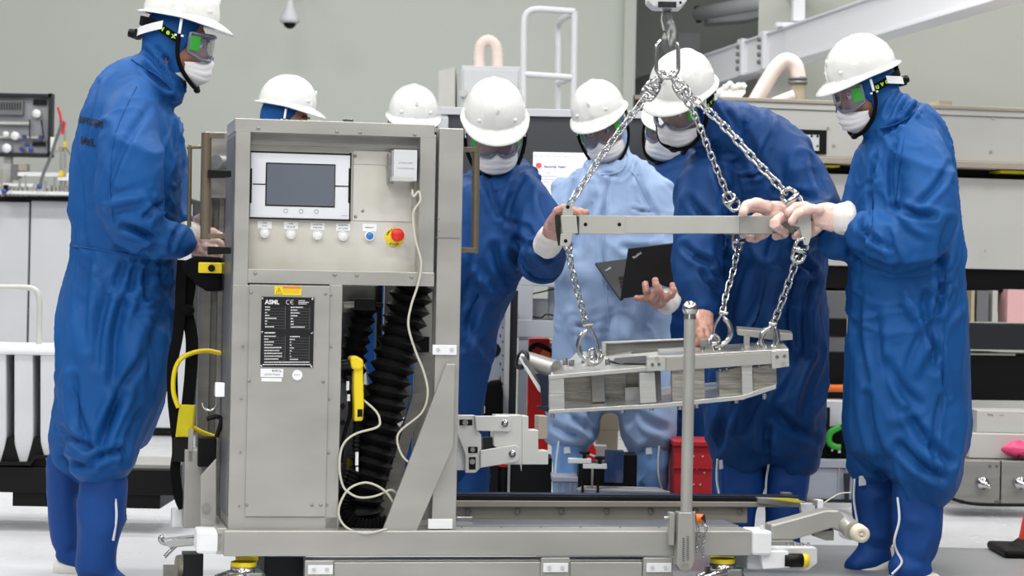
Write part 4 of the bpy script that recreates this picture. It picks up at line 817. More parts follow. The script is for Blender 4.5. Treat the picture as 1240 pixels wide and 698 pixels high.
# ---------------------------------------------------------------- harness bag, straps, yellow hose by the cart
F = Frame(250, 7.0, 0, 0.8)
thing('tool_pouch', 'black pouch with a yellow band hanging below the left worker\'s hands', 'pouch', F)
s7 = F.scale()
part('body', MB().poly(F, [(219, 318), (236, 310), (268, 312), (268, 353), (250, 353), (238, 346), (222, 330)], .06, .16), BLACKS, F, .01); part('yellow_band', MB().pbox(F, 240, 318, 269, 331, .05, .17), YELLOW, F, .003); part('button', MB().cyl(F.px(256, 325, .04), F.px(256, 325, .05), 4.3 / s7, 14), BLACK, F)
F = Frame(225, 7.1, 0, 0.3)
thing('strap_harness', 'black webbing straps with a yellow patch and hose hanging beside the cabinet', 'straps', F)
def ribbon(F, pts, w, m, name='strap', th=.006):
    c = catmull([F.px(x, y, d) for x, y, d in pts], 6); hw = w / 2 / F.scale(); rows = []
    for i, p in enumerate(c):
        t = (c[min(i + 1, len(c) - 1)] - c[max(0, i - 1)]).normalized(); s_ = t.cross(Vector((0, 1, 0))).normalized() * hw; n_ = Vector((0, th, 0))
        rows.append([p - s_, p + s_, p + s_ + n_, p - s_ + n_])
    return part(name, MB().grid(rows, False, True), m, F)
ribbon(F, [(221, 315, .02), (219, 345, .02), (216, 400, .0), (209, 440, 0), (209, 480, 0), (212, 512, 0), (214, 530, 0)], 13, BLACKS)
ribbon(F, [(232, 318, .03), (229, 350, .03), (226, 375, .03), (232, 410, .02), (231, 450, .01), (227, 492, 0)], 15, BLACKS)
part('knot', MB().ball(F.px(226, 376, .02), (10 / s7, .02, 8 / s7)), BLACKS, F)
part('yellow_patch', MB().poly(F, [(217, 490), (236, 491), (233, 529), (212, 530)], -.01, .02), YELLOWD, F, .004)
part('yellow_hose', MB().tube(catmull([F.px(266, 428, .1), F.px(250, 425, .05), F.px(232, 428, 0), F.px(218, 436, -.01), F.px(211, 452, -.01), F.px(210, 475, -.01), F.px(216, 494, -.01)]), 3 / s7), YELLOW, F)
part('yellow_hose', MB().tube(catmull([F.px(234, 518, 0), F.px(245, 524, .02), F.px(262, 530, .06)]), 3 / s7), YELLOW, F)
ribbon(F, [(214, 530, 0), (214, 550, .02), (212, 570, .02), (216, 600, .02), (222, 616, .02)], 12, BLACKS); part('buckle', MB().pbox(F, 208, 530, 228, 560, .0, .03), BLACK, F, .004)
def topix(w):       # world -> pixel
    x, y, z = w[:, 0], w[:, 1], w[:, 2] - CAMH; u = (x * cr + z * sr) / y; v = (-x * sr + z * cr) / y; return np.stack([CX + u * FPX, CY - v * FPX], 1)
# ================================================================ HOIST HOOK, SLING, SPREADER, FIXTURE
DL = 7.7
F = Frame(808, DL, 0, 1.8); s = 1 / F.scale()
thing('hoist_block', 'white hoist block with a dull grey hook at the top edge', 'hoist', F)
part('block', MB().poly(F, [(783, -30), (834, -30), (832, 1), (824, 9), (792, 8), (784, 1)], -.05, .07), WHITEP, F, .004)
part('block_slot', MB().pbox(F, 797, 2, 819, 9, -.055, -.05), DARK, F); m = MB(); [m.cyl(F.px(x, 3, -.056), F.px(x, 3, -.05), 1.6 * s, 8) for x in (801, 824)]; part('block_screws', m, DARK, F, kind='stuff')
hk = part('hook', MB().tube([F.px(808, 4, 0), F.px(808, 10, 0)] + catmull([F.px(808, 14, 0), F.px(810, 26, .004), F.px(813, 38, .0), F.px(812, 50, -.02), F.px(808, 58, -.035), F.px(805, 50, -.06), F.px(805, 40, -.06)], 6), [3.6 * s] * 3 + [5.0 * s] * 6 + [6.2 * s] * 12 + [5.6 * s] * 8 + [4.2 * s] * 6 + [2.5 * s] * 5, 14), HOOKM, F)
part('safety_latch', MB().tube([F.px(802, 15, -.03), F.px(801, 25, -.035), F.px(804, 38, -.05)], 1.7 * s, 8), HOOKM, hk)
part('hook_collar', MB().lathe([(6 * s, 0), (6.4 * s, -.01), (5 * s, -.02), (.001, -.02), (.001, 0)], F.px(808, 6, 0)), HOOKM, hk)
# sling
F = Frame(808, DL, 0, 1.5); s = 1 / F.scale()
thing('chain_sling', 'bright steel three-leg chain sling hanging from the hook to the spreader beam', 'chain', F)
ring = []
for k in range(32):
    th = 2 * math.pi * k / 32; x = 808 + 13.5 * math.cos(th); y = 71 - (10 if math.sin(th) > 0 else -10) - 13.5 * math.sin(th); ring.append(F.px(x, y, -.012))
part('master_link', MB().tube(ring, 2.6 * s, 10, closed=True), CHROME, F)
def conn(F, a, b, L=17, Wd=12, r=2.1, tilt=0.5, name='coupling_link'):
    A_, B__ = Vector(a), Vector(b); X = (B__ - A_).normalized(); Y = (Vector((0, 1, 0)) - X * X.y).normalized(); Z = X.cross(Y)
    Yr = Z * math.cos(tilt) + Y * math.sin(tilt); Zr = X.cross(Yr); M = Matrix((X, Yr, Zr)).transposed().to_4x4(); M.translation = (A_ + B__) / 2
    s = 1 / F.scale(); LL = (B__ - A_).length + 2 * r * s
    me = link_mesh(LL, Wd * s, r * s, 8); me.materials.append(CHROME); o = child_of(name, me, F, M)
    sub = MB().lathe([(.001, -Wd * .62 * s), (r * 1.5 * s, -Wd * .62 * s), (r * 1.5 * s, Wd * .62 * s), (.001, Wd * .62 * s)], (0, 0, 0), (0, 1, 0), 10); part('coupling_pin', sub, CHROME, o)
lnk = dict(L=13.6 * s, Wd=7.8 * s, r=1.35 * s)
conn(F, F.px(803, 89, 0), F.px(792, 104, 0), Wd=8); conn(F, F.px(794, 101, 0), F.px(782, 118, 0), Wd=15, r=2.6, tilt=.2)
chain([F.px(783, 116, 0), F.px(735, 180, 0), F.px(690, 247, 0)], 9.6 * s, **lnk, par=F, m=CHROME)
conn(F, F.px(814, 89, 0), F.px(823, 105, 0), Wd=8); conn(F, F.px(820, 101, 0), F.px(832, 117, 0), Wd=14, r=2.6, tilt=.2)
chain([F.px(832, 112, 0), F.px(872, 148, 0), F.px(915, 195, 0), F.px(952, 234, 0)], 11.2 * s, L=15.6 * s, Wd=8.8 * s, r=1.5 * s, par=F, m=CHROME)
chain([F.px(827, 114, .02), F.px(845, 148, .08), F.px(866, 200, .16), F.px(884, 242, .22)], 10 * s, **lnk, par=F, m=CHROME)
conn(F, F.px(951, 233, 0), F.px(968, 250, 0), Wd=17, r=2.9, tilt=.15); conn(F, F.px(880, 237, .22), F.px(892, 252, .22), Wd=14, r=2.6, tilt=.15)
# spreader beam
F = Frame(780, DL, 0, 1.0); s = 1 / F.scale()
SPM = mat('spreader_steel', (186, 186, 180), .45, .35, .05, 4)
SPM2 = mat('spreader_socket_steel', (160, 160, 156), .45, .4, .05, 4)
thing('spreader_beam', 'grey steel spreader beam held at both ends by gloved hands', 'beam', F)
part('tube', MB().poly(F, [(699, 261.5), (896, 261.5), (896, 283), (699, 283)], 0, .05), SPM, F, .002)
part('left_sleeve', MB().pbox(F, 702, 261, 757, 283.5, -.003, .052), SPM, F, .001, label='sleeve plate with two bolt holes')
m = MB(); [m.cyl(F.px(x, 272, -.0042), F.px(x, 272, -.0032), 2.4 * s, 10) for x in (709, 750)]; part('bolt_holes', m, BLACK, F, kind='stuff')
part('end_clamp', MB().poly(F, [(679, 261), (698, 261), (700, 283), (681, 283)], -.012, .06), SPM, F, .002); part('clamp_gap', MB().pbox(F, 697.5, 262, 701, 284, -.002, .055), DARK, F)
part('clamp_side', MB().poly(F, [(672, 262), (678, 261), (680, 297), (676, 298), (673, 280)], .02, .05), DARK, F)
part('chain_lug', MB().poly(F, [(681, 261), (682, 251), (686, 246), (691, 246), (693, 250), (694, 261)], .0, .014), SPM, F, .001)
part('chain_lug', MB().poly(F, [(679, 283), (693, 283), (691, 296), (688, 298), (678, 298)], -.014, .0), SPM, F, .001)
m = MB(); [m.cyl(F.px(x, y, d - .001), F.px(x, y, d), 2.3 * s, 12) for x, y, d in ((687.5, 251, 0), (685, 292, -.014))]; part('lug_holes', m, BLACK, F, kind='stuff')
part('elbow_socket', MB().prism([F.px(896, 261.5, -.004), F.px(936, 261.5, .0), F.px(936, 283.5, .0), F.px(896, 283.5, -.004)], (0, .08, 0)), SPM2, F, .002)
part('rear_arm', MB().prism([F.px(934, 262, .01), F.px(962, 262, .05), F.px(962, 282.5, .05), F.px(934, 282.5, .01)], (0, .05, 0)), STEEL2, F, .002)
part('cross_arm', MB().prism([F.px(884, 262, .06), F.px(898, 262, .06), F.px(898, 283, .06), F.px(884, 283, .06)], (0, .22, 0)), SPM2, F, .002)
lug = [(957, 260), (982, 260), (983, 285), (979, 297), (974, 297), (968, 275), (957, 273)]
lg = part('end_lug', MB().poly(F, lug, -.012, .004), SPM, F, .0015); part('lug_window', MB().pbox(F, 959.5, 263, 966, 271, -.0135, -.012), mat('pinkish_window', (170, 130, 118), .5), lg, .001)
part('lug_strap', MB().tube([F.px(966, 250, 0), F.px(975, 261, -.004)], 2.2 * s), SPM, F)
# lower sling
F = Frame(800, DL, 0, 0.7); s = 1 / F.scale()
thing('lower_chains', 'three short chains with snap hooks between spreader beam and fixture', 'chain', F)
l2 = dict(L=13.2 * s, Wd=7.6 * s, r=1.35 * s)
def snap_hook(x0, y0, x1, y1, d, flip=1):
    a, b = F.px(x0, y0, d), F.px(x1, y1, d); ax = (b - a); L_ = ax.length; ax.normalize(); sd_ = Vector((ax.z, 0, -ax.x)) * flip
    def q(t, w): return a + ax * (t * L_) + sd_ * (w * L_)
    o = part('snap_hook', MB().tube(catmull([q(0, 0), q(.15, .05), q(.3, .22), q(.55, .32), q(.8, .25), q(.98, .05), q(1.0, -.12), q(.86, -.24), q(.72, -.2)], 5), [1.9 * s] * 6 + [3.3 * s] * 30 + [2 * s] * 5, 10), CHROME, F)
    part('hook_latch', MB().tube([q(.08, -.04), q(.4, -.16), q(.76, -.18)], 1.7 * s, 8), CHROME, o); part('hook_eye', MB().tube([q(.02, -.12), q(.02, .12)], 2.8 * s, 10), CHROME, o)
conn(F, F.px(685, 292, 0), F.px(689, 302, 0), Wd=8)
chain([F.px(688, 300, 0), F.px(693, 330, 0), F.px(702, 365, 0), F.px(710, 395, 0)], 9.6 * s, **l2, par=F, m=CHROME)
snap_hook(712, 393, 718, 440, -.01, 1); conn(F, F.px(716, 425, 0), F.px(719, 441, .02), Wd=9)
conn(F, F.px(893, 283, .2), F.px(893, 302, .2), Wd=13, r=2.3)
chain([F.px(893, 300, .2), F.px(889, 325, .17), F.px(880, 355, .12), F.px(875, 380, .08)], 9.6 * s, **l2, par=F, m=CHROME)
snap_hook(876, 378, 868, 420, .06, -1); conn(F, F.px(866, 408, .05), F.px(868, 424, .05), Wd=11)
conn(F, F.px(973, 292, -.005), F.px(965, 315, 0), Wd=15, r=2.8, tilt=.1)
chain([F.px(966, 311, 0), F.px(956, 340, .03), F.px(945, 370, .06), F.px(936, 394, .08)], 10.4 * s, L=14.4 * s, Wd=8.6 * s, r=1.6 * s, par=F, m=CHROME)
snap_hook(937, 390, 925, 424, .08, -1); snap_hook(935, 392, 930, 424, .06, 1)
# fixture
F = Frame(800, DL, 0, 0.4); s = 1 / F.scale()
thing('lifting_fixture', 'machined aluminium frame fixture hanging from three chains above the cart', 'fixture', F)
def fp(name, pix, d0, d1, m=ALU, rise=0.0, dx=0.0, bev=.0015, par=None, **k): return part(name, MB().prism([F.px(x, y, d0) for x, y in pix], (dx, d1 - d0, rise)), m, par or F, bev, **k)
fp('bottom_plate', [(664, 497), (800, 489), (900, 479), (912, 475), (912, 480), (900, 484.5), (800, 494.5), (664, 501.5)], 0, .34, ALU, .035)
fp('bottom_plate_tip', [(900, 478), (940, 466), (940, 471), (908, 482)], .03, .34, ALU, .02)
fp('top_plate', [(664, 455), (800, 443), (858, 437), (858, 442), (800, 448.5), (664, 460)], 0, .16, ALU, .045, .04)
fp('top_plate_rear', [(680, 446), (760, 433), (760, 437), (680, 450)], .16, .36, ALU, .045, .05)
fp('side_beam', [(806, 433.5), (936, 426), (936, 441), (806, 450)], -.01, .05, STEEL, .004)
fp('side_bracket', [(783, 432), (806, 431), (806, 449), (783, 450)], -.02, .03, ALU); fp('side_bracket', [(934, 425), (955, 424), (956, 444), (935, 447)], -.02, .05, ALU)
fp('beam_top', [(800, 432), (955, 422.5), (955, 424.5), (800, 434)], -.01, .18, ALU, .02)
for x, y in ((790, 442), (798, 441.5), (941, 432.5), (950, 431.5)): part('bracket_screw', MB().cyl(F.px(x, y, -.024), F.px(x, y, -.02), 2.2 * s, 12), CHROME, F)
for x, y in ((795.5, 434.5), (949, 440.5)): part('bracket_screw', MB().cyl(F.px(x, y, -.024), F.px(x, y, -.02), 2.8 * s, 6), TAN, F)
fp('end_block', [(664.5, 459), (683, 457.5), (683.5, 477), (664.5, 479)], .005, .06, ALU); fp('end_block', [(664.5, 479), (683.5, 477), (683.5, 497), (665, 499)], .005, .06, ALU)
fp('spacer_block', [(774, 452), (793, 451), (795, 488), (775, 489)], .005, .07, ALU); fp('spacer_block', [(813, 449), (853, 446), (854, 486), (814, 488)], .005, .05, ALUS); fp('spacer_block', [(898, 443), (911, 442), (912, 476), (899, 479)], .005, .09, ALU)
fp('slanted_block', [(870, 450), (897, 444), (898, 477), (871, 482)], .06, .16, ALUS); fp('slanted_block', [(911, 445), (940, 440), (941, 466), (912, 474)], .05, .14, ALUS)
fp('rear_spacer', [(716, 455), (731, 454), (732, 487), (717, 488)], .08, .14, STEEL2); fp('rear_spacer', [(683, 457), (716, 455), (717, 489), (684, 493)], .16, .2, ALUS); fp('rear_spacer', [(732, 454), (758, 452), (759, 486), (733, 488)], .18, .22, ALUS)
fp('rear_spacer', [(793, 450), (800, 450), (801, 487), (794, 488)], .06, .1, STEELD); fp('rear_spacer', [(759, 452), (774, 451), (775, 470), (759, 471)], .2, .24, ALUS)
fp('inner_cylinder_plate', [(757, 470), (793, 468), (800, 487), (757, 490)], .1, .12, WHITEP)
fp('end_plate', [(648, 453), (655, 452), (664, 456), (664, 500), (656, 496), (654, 462)], .01, .05, NAVYM); fp('end_foot', [(649, 492), (664, 492), (664, 499), (658, 498)], .0, .04, NAVYM)
wall = catmull([F.px(x, 424 - (x - 735) * .03, .30 - .10 * math.sin((x - 735) / 125 * math.pi)) for x in (735, 760, 785, 810, 835, 860)], 4)
fp('rear_wall', [(732, 416), (800, 413), (865, 410), (866, 428), (800, 432), (736, 436)], .24, .27, STEEL2, .0)
fp('rear_wall_top', [(730, 414.5), (860, 409), (860, 411), (730, 417)], .22, .3, ALU)
fp('rear_wall_bracket', [(729, 415), (734, 414), (734, 432), (729, 433)], .16, .24, ALU)
fp('rear_block', [(848, 412), (866, 408), (878, 424), (850, 428)], .1, .2, STEEL2)
part('bore_arc', MB().tube(catmull([F.px(790, 441, .02), F.px(757, 441, .05), F.px(738, 437, .1), F.px(745, 432, .2), F.px(780, 430, .26)]), .003), BLACK, F)
part('bore_opening', MB().poly(F, [(745, 434), (780, 431), (786, 431), (786, 439), (752, 441), (742, 438)], .05, .055), STEELD, F)
fp('upper_bar', [(893, 399), (955, 404), (960, 405), (960, 412), (942, 413), (893, 406)], .12, .16, STEEL, .01)
for x0, x1 in ((901, 908), (937, 943)): fp('bar_post', [(x0, 406), (x1, 406), (x1, 426), (x0, 426)], .12, .14, STEEL)
bd_ = lambda x, y: .03 if y > 448 else (.09 if y > 436 else (.08 if x > 800 else .3))
for x, y, r, h in ((667.5, 450, 3.3, 8), (685.5, 440, 3.3, 8), (693, 441.5, 3.6, 7), (708, 438, 3.2, 7), (716, 441.5, 4.2, 7), (736.5, 441, 3.3, 7), (732.5, 429, 2.8, 7), (772.5, 425, 2.8, 6), (851, 425, 2.8, 7), (899, 421, 2.2, 6)):
    if x < 750 and y > 435:      # seat the screw on the sloping top plate
        best = None
        for k in range(60):
            d_ = k * .0026; b_ = F.px(x, 455 - (x - 664) * .088, 0) + Vector((0, d_, .045 * d_ / .16)); q_ = topix(np.array([b_ + F.O]))[0]
            if best is None or abs(q_[1] - y) < best[0]: best = (abs(q_[1] - y), b_)
        part('bolt', MB().cyl(best[1] + Vector((0, 0, -.003)), best[1] + Vector((0, 0, (h - 1.5) * s)), r * s, 14), CHROME, F)
    else: part('bolt', MB().cyl(F.px(x, y + 1, bd_(x, y)), F.px(x, y - h + 2, bd_(x, y)), r * s, 14), CHROME, F)
for x, y in ((669, 503), (754, 497), (789, 494), (824, 493), (844, 491), (892, 485), (926, 480)): part('bottom_bolt', MB().cyl(F.px(x, y - 3, .03), F.px(x, y + 3.5, .03), 2.8 * s, 12), CHROME, F)
for x, y in ((880, 448), (872, 449), (919, 443)): part('bottom_bolt', MB().cyl(F.px(x, y - 2, .05), F.px(x, y + 2, .05), 2.2 * s, 10), CHROME, F)
part('side_roller', MB().tube([F.px(633, 436, .12), F.px(640, 438, .11), F.px(672, 449, .05)], [11 * s, 12 * s, 13 * s], 20), STEEL, F)
part('roller_ring', MB().lathe([(9 * s, 0), (12.5 * s, .001), (12.5 * s, .012), (9 * s, .013)], F.px(634, 437, .10), (-.8, -.5, .3)), DARK, F)
part('white_edge_strip', MB().poly(F, [(628, 434), (631, 434), (656, 471), (656, 477), (652, 474)], .02, .04), WHITE, F, .001); part('dark_strip', MB().poly(F, [(631, 432), (637, 433), (659, 466), (657, 472)], .03, .06), STEELD, F, .001)
# ---------------------------------------------------------------- laptop held by the pale blue worker
F = Frame(790, 8.75, 0, 0.9)
thing('laptop', 'open black laptop held by the pale blue worker', 'laptop', F)
lid = [F.px(760.5, 301.5, .05), F.px(821, 294.5, .0), F.px(826, 352, .10), F.px(751, 362.5, .16)]
n_ = (lid[1] - lid[0]).cross(lid[3] - lid[0]).normalized()
if n_.y < 0: n_ = -n_
part('lid', MB().prism(lid, n_ * .008), mat('laptop_black', (14, 14, 16), .55, bump=.1, bs=300), F, .002)
base = [F.px(720.5, 318.5, .28), F.px(761, 313, .30), F.px(755, 361.5, .165), F.px(751, 362.5, .165)]
bn = (base[1] - base[0]).cross(base[3] - base[0]).normalized()
if bn.y > 0: bn = -bn
o = part('base', MB().prism(base, -bn * .012), mat('laptop_deck', (40, 40, 44), .6), F, .002)
def bq(u, v): a = base[0].lerp(base[1], u); b = base[3].lerp(base[2], u); return a.lerp(b, v) + bn * .0015
m = MB()
for i in range(5):
    for j in range(5):
        u0, v0 = .62 + (j - i * .3) * .10 + i * .05, .45 + i * .10
        if u0 < .35 or u0 > .93: continue
        m.prism([bq(u0, v0), bq(u0 + .075, v0), bq(u0 + .075, v0 + .07), bq(u0, v0 + .07)], bn * .002)
part('keys', m, BLACK, o, kind='stuff')
def fit_text(s_, c, X, Z, h, par, m, w=None):
    M = Matrix((X.normalized(), X.normalized().cross(Z.normalized()) * -1, Z.normalized())).transposed().to_4x4(); M.translation = c; return text(s_, h, m, par, M, width=w, bold=.01)
sF = F.scale()
X = F.px(777, 305, .04) - F.px(766, 313, .05); X.y = 0; Z = Vector((-X.z, 0, X.x)); c = F.px(771.5, 309.5, .0) ; c.y = lid[0].y - .006 + .0; c = F.px(771.5, 309.5, .045)
fit_text('ThinkPad', c, X, Z, 4.2 / sF, F, PRINTW, 12 / sF)
X = (base[1] - base[0]) * .276 - (base[3] - base[0]) * .0925; Z = bn.cross(X); Z = -Z if Z.z < 0 else Z; c = bq(.28, .22) + bn * .001; fit_text('ThinkPad', c, X, Z, 3.6 / sF, F, PRINTW, 9 / sF)
# ================================================================ PEOPLE
def vnoise(p, seed=0):
    p = np.asarray(p, dtype=np.float64); i = np.floor(p).astype(np.int64); f = p - i; u = f * f * (3 - 2 * f)
    def h(a, b, c):
        n = (a * 374761393 + b * 668265263 + c * 2147483647 + seed * 974711) & 0xffffffff
        n = ((n ^ (n >> 13)) * 1274126177) & 0xffffffff; n = (n ^ (n >> 16)) & 0xffff; return n / 32767.5 - 1.0
    r = 0
    for dx in (0, 1):
        for dy in (0, 1):
            for dz in (0, 1):
                w = (u[:, 0] if dx else 1 - u[:, 0]) * (u[:, 1] if dy else 1 - u[:, 1]) * (u[:, 2] if dz else 1 - u[:, 2])
                r = r + w * h(i[:, 0] + dx, i[:, 1] + dy, i[:, 2] + dz)
    return r
def remesh(mb, vox, smooth=3):
    me = mb.mesh('tmp'); o = bpy.data.objects.new('tmp', me); COL.objects.link(o)
    md = o.modifiers.new('r', 'REMESH'); md.mode = 'VOXEL'; md.voxel_size = vox; md.adaptivity = 0
    dg = bpy.context.evaluated_depsgraph_get(); dg.update(); m2 = bpy.data.meshes.new_from_object(o.evaluated_get(dg)); bpy.data.objects.remove(o); bpy.data.meshes.remove(me)
    n = len(m2.vertices); co = np.empty(n * 3); m2.vertices.foreach_get('co', co); co = co.reshape(-1, 3)
    e = np.empty(len(m2.edges) * 2, dtype=np.int64); m2.edges.foreach_get('vertices', e); e = e.reshape(-1, 2)
    deg = np.bincount(e.ravel(), minlength=n).astype(float)[:, None]; deg[deg == 0] = 1
    def lap(c):
        s = np.zeros_like(c)
        for k in range(c.shape[1]): s[:, k] = np.bincount(e[:, 0], c[e[:, 1], k], n) + np.bincount(e[:, 1], c[e[:, 0], k], n)
        return s / deg
    for _ in range(smooth): co = co * .5 + lap(co) * .5
    m2.vertices.foreach_set('co', co.ravel()); m2.update(); return m2, co, lap
def normals(me):
    n = np.empty(len(me.vertices) * 3); me.vertex_normals.foreach_get('vector', n); return n.reshape(-1, 3)
def topix(w):       # world -> pixel
    x, y, z = w[:, 0], w[:, 1], w[:, 2] - CAMH; u = (x * cr + z * sr) / y; v = (-x * sr + z * cr) / y; return np.stack([CX + u * FPX, CY - v * FPX], 1)
def limb(mb, F, rings, sub=5, n=22, sq=2.3):
    """rings: (px, py, dy, half width in pixels, half depth in metres)"""
    c = catmull([F.px(r[0], r[1], r[2]) for r in rings], sub); ws = catmull([Vector((r[3] / F.scale(r[2]), r[4], 0)) for r in rings], sub); k = len(c); rows = []
    for i in range(k):
        t = (c[min(i + 1, k - 1)] - c[max(0, i - 1)]).normalized(); yv = Vector((0, 1, 0)); b = t.cross(yv)
        b = b.normalized() if b.length > .25 else Vector((1, 0, 0)); b = (b - t * b.dot(t)).normalized(); a = b.cross(t).normalized()
        w, d = ws[i].x, ws[i].y; row = []
        for j in range(n):
            th = 2 * math.pi * j / n; cx_, sx = math.cos(th), math.sin(th); q = (abs(cx_) ** sq + abs(sx) ** sq) ** (-1 / sq); row.append(c[i] + b * (cx_ * q * w) + a * (sx * q * d))
        rows.append(row)
    def cap(c0, row): return [c0 + (v - c0) * .03 for v in row]
    t0 = (c[0] - c[1]).normalized() * min(ws[0].x, ws[0].y) * .45; t1 = (c[-1] - c[-2]).normalized() * min(ws[-1].x, ws[-1].y) * .45
    r0 = [c[0] + t0 * .7 + (v - c[0]) * .7 for v in rows[0]]; r1 = [c[-1] + t1 * .7 + (v - c[-1]) * .7 for v in rows[-1]]
    rows = [cap(c[0] + t0, rows[0]), r0] + rows + [r1, cap(c[-1] + t1, rows[-1])]
    mb.grid(rows, True, True); m = len(rows); nn = len(mb.v)
    mb.add(rows[0], [tuple(range(n))]); mb.add(rows[-1], [tuple(range(n - 1, -1, -1))])
    return c
def head_M(F, px, py, dy, yaw, pitch, roll, s):
    return Matrix.Translation(F.px(px, py, dy)) @ Matrix.Rotation(math.radians(yaw), 4, 'Z') @ Matrix.Rotation(math.radians(pitch), 4, 'X') @ Matrix.Rotation(math.radians(roll), 4, 'Y') @ Matrix.Scale(s, 4)
def ell(c, r, n=20): return MB().ball(c, r, n)
def hard_hat(M, F, detail=True, lift=0.0):
    A_, B_, H, z0 = .103, .119, .122, .060 + lift; n = 64; rows = []
    def rim(th):
        x, y = math.sin(th), -math.cos(th); front = max(0, math.cos(th)); back = max(0, -math.cos(th))
        off = .013 + .040 * front ** 2.2 + .006 * back ** 2; dz = -.006 - .024 * front ** 1.6 + .004 * back
        return x * (A_ + off * (1 if front < .2 else .9)), y * (B_ + off), z0 + dz
    T = [0, .05, .12, .22, .33, .45, .56, .67, .77, .86, .93, .98, 1.0]
    for t in T:
        r = max(0, 1 - t ** 2.3) ** (1 / 2.1); row = []
        for j in range(n):
            th = 2 * math.pi * j / n; x, y = math.sin(th), -math.cos(th); q = (abs(x) ** 2.15 + abs(y) ** 2.15) ** (-1 / 2.15)
            X, Y, Z = A_ * x * q * r, B_ * y * q * r, z0 + H * t
            rg = math.exp(-(X / .014) ** 2) * .0045 + (math.exp(-((abs(X) - .042) / .008) ** 2) * .0022 if t < .93 else 0); k = 1 + rg / max(.02, math.hypot(X, Y)) * (1 if t > .12 else t / .12) * .6
            row.append((X * k, Y * k, Z + rg * t))
        rows.append(row)
    rows = rows[::-1]
    base = rows[-1]; mids = []
    for f in (.35, .75, 1.0):
        mids.append([(base[j][0] + (rim(2 * math.pi * j / n)[0] - base[j][0]) * f, base[j][1] + (rim(2 * math.pi * j / n)[1] - base[j][1]) * f, base[j][2] + (rim(2 * math.pi * j / n)[2] - base[j][2]) * f ** 1.3 + (.0015 if f < 1 else 0)) for j in range(n)])
    lip = [[(v[0] * 1.006, v[1] * 1.004, v[2] - .004) for v in mids[-1]], [(v[0] * .985, v[1] * .985, v[2] - .005) for v in mids[-1]], [(v[0] * .93, v[1] * .93, v[2] - .003) for v in base]]
    inner = [[(v[0] * .95, v[1] * .95, v[2] - .004) for v in r] for r in rows[::-1]]
    mb = MB().grid(rows + mids + lip + inner, True, True)
    if detail:
        for a in (-34, 34):
            th = math.radians(a); x, y = math.sin(th) * A_ * .98, -math.cos(th) * B_ * .98; mb.ball((x, y, z0 + .026), (.011, .009, .007), 10)
        mb.ball((0, -B_ * .93, z0 + .062), (.006, .006, .015), 10)
    mb.xf(M); o = part('hard_hat', mb, HATM, F); return o
def goggles(M, F, lift=0.0):
    def pt(phi, z, k=1.0): ph = math.radians(phi); return (.084 * k * math.sin(ph), (-.028 - .088 * math.cos(ph)) * k, z)
    def top(phi): return .036 - .004 * (abs(phi) / 70)
    def bot(phi): a = abs(phi); return -.044 + .018 * math.exp(-(a / 9) ** 2) + .018 * max(0, (a - 45) / 30)
    ph = list(range(-74, 75, 4)); rows = []
    for f in (0, .25, .5, .75, 1): rows.append([pt(p, bot(p) + (top(p) - bot(p)) * f, 1 + .015 * math.sin(f * math.pi)) for p in ph])
    o = part('goggles', MB().grid(rows).xf(M), GOG, F)
    loop = [pt(p, top(p)) for p in ph] + [pt(p, bot(p)) for p in ph[::-1]]
    part('goggle_frame', MB().tube(loop, .0052, 8, closed=True).xf(M), GFR, o)
    part('goggle_skirt', MB().grid([[pt(p, bot(p), 1.0) for p in ph], [pt(p, bot(p) - .004, .93) for p in ph]]).grid([[pt(p, top(p), 1.0) for p in ph], [pt(p, top(p) + .003, .92) for p in ph]]).xf(M), GFR, o)
    for s_ in (-1, 1):
        part('goggle_vent', MB().grid([[pt(s_ * p, z, 1.035) for p in (52, 58, 64, 70, 76)] for z in (-.020, -.005, .012, .024)]).xf(M), GREEN, o)
    # strap
    def sp(a, z): th = math.radians(a); return (.099 * math.sin(th), .012 - .112 * math.cos(th), z)
    A2 = list(range(76, 285, 8)); rows = [[sp(a, -.012 + (.026 + k * .03) * 1 + .02 * math.sin(math.radians((a - 76) / 209 * 180)) - .014 + 0) for a in A2] for k in (0, .5, 1)]
    rows = [[sp(a, -.006 + lift * min(1, (a - 76) / 40, (284 - a) / 40) + k * .027 + .022 * math.sin(math.radians((a - 76) / 209 * 180))) for a in A2] for k in (0, .5, 1)]
    st = part('goggle_strap', MB().grid(rows).xf(M), BLACKS, F)
    for s_ in (-1, 1):       # printed word on each side of the strap
        for i, ch in enumerate('uvex'):
            a = 128 - i * 11; a = a if s_ > 0 else 360 - a
            if s_ > 0: a = 95 + 11 * (3 - (3 - i)) if False else 81 + i * 9.5
            else: a = 360 - (81 + (3 - i) * 9.5)
            th = math.radians(a); p = Vector((.1005 * math.sin(th), .012 - .1135 * math.cos(th), .0085 + lift * min(1, (a - 76) / 40, (284 - a) / 40) + .022 * math.sin(math.radians((a - 76) / 209 * 180))))
            X = Vector((math.cos(th), math.sin(th), 0)).normalized(); Z = Vector((0, 0, 1)); Mt = Matrix((X, Z.cross(X), Z)).transposed().to_4x4(); Mt.translation = p
            text(ch, .024, LIME, st, M @ Mt, bold=.03)
    return o
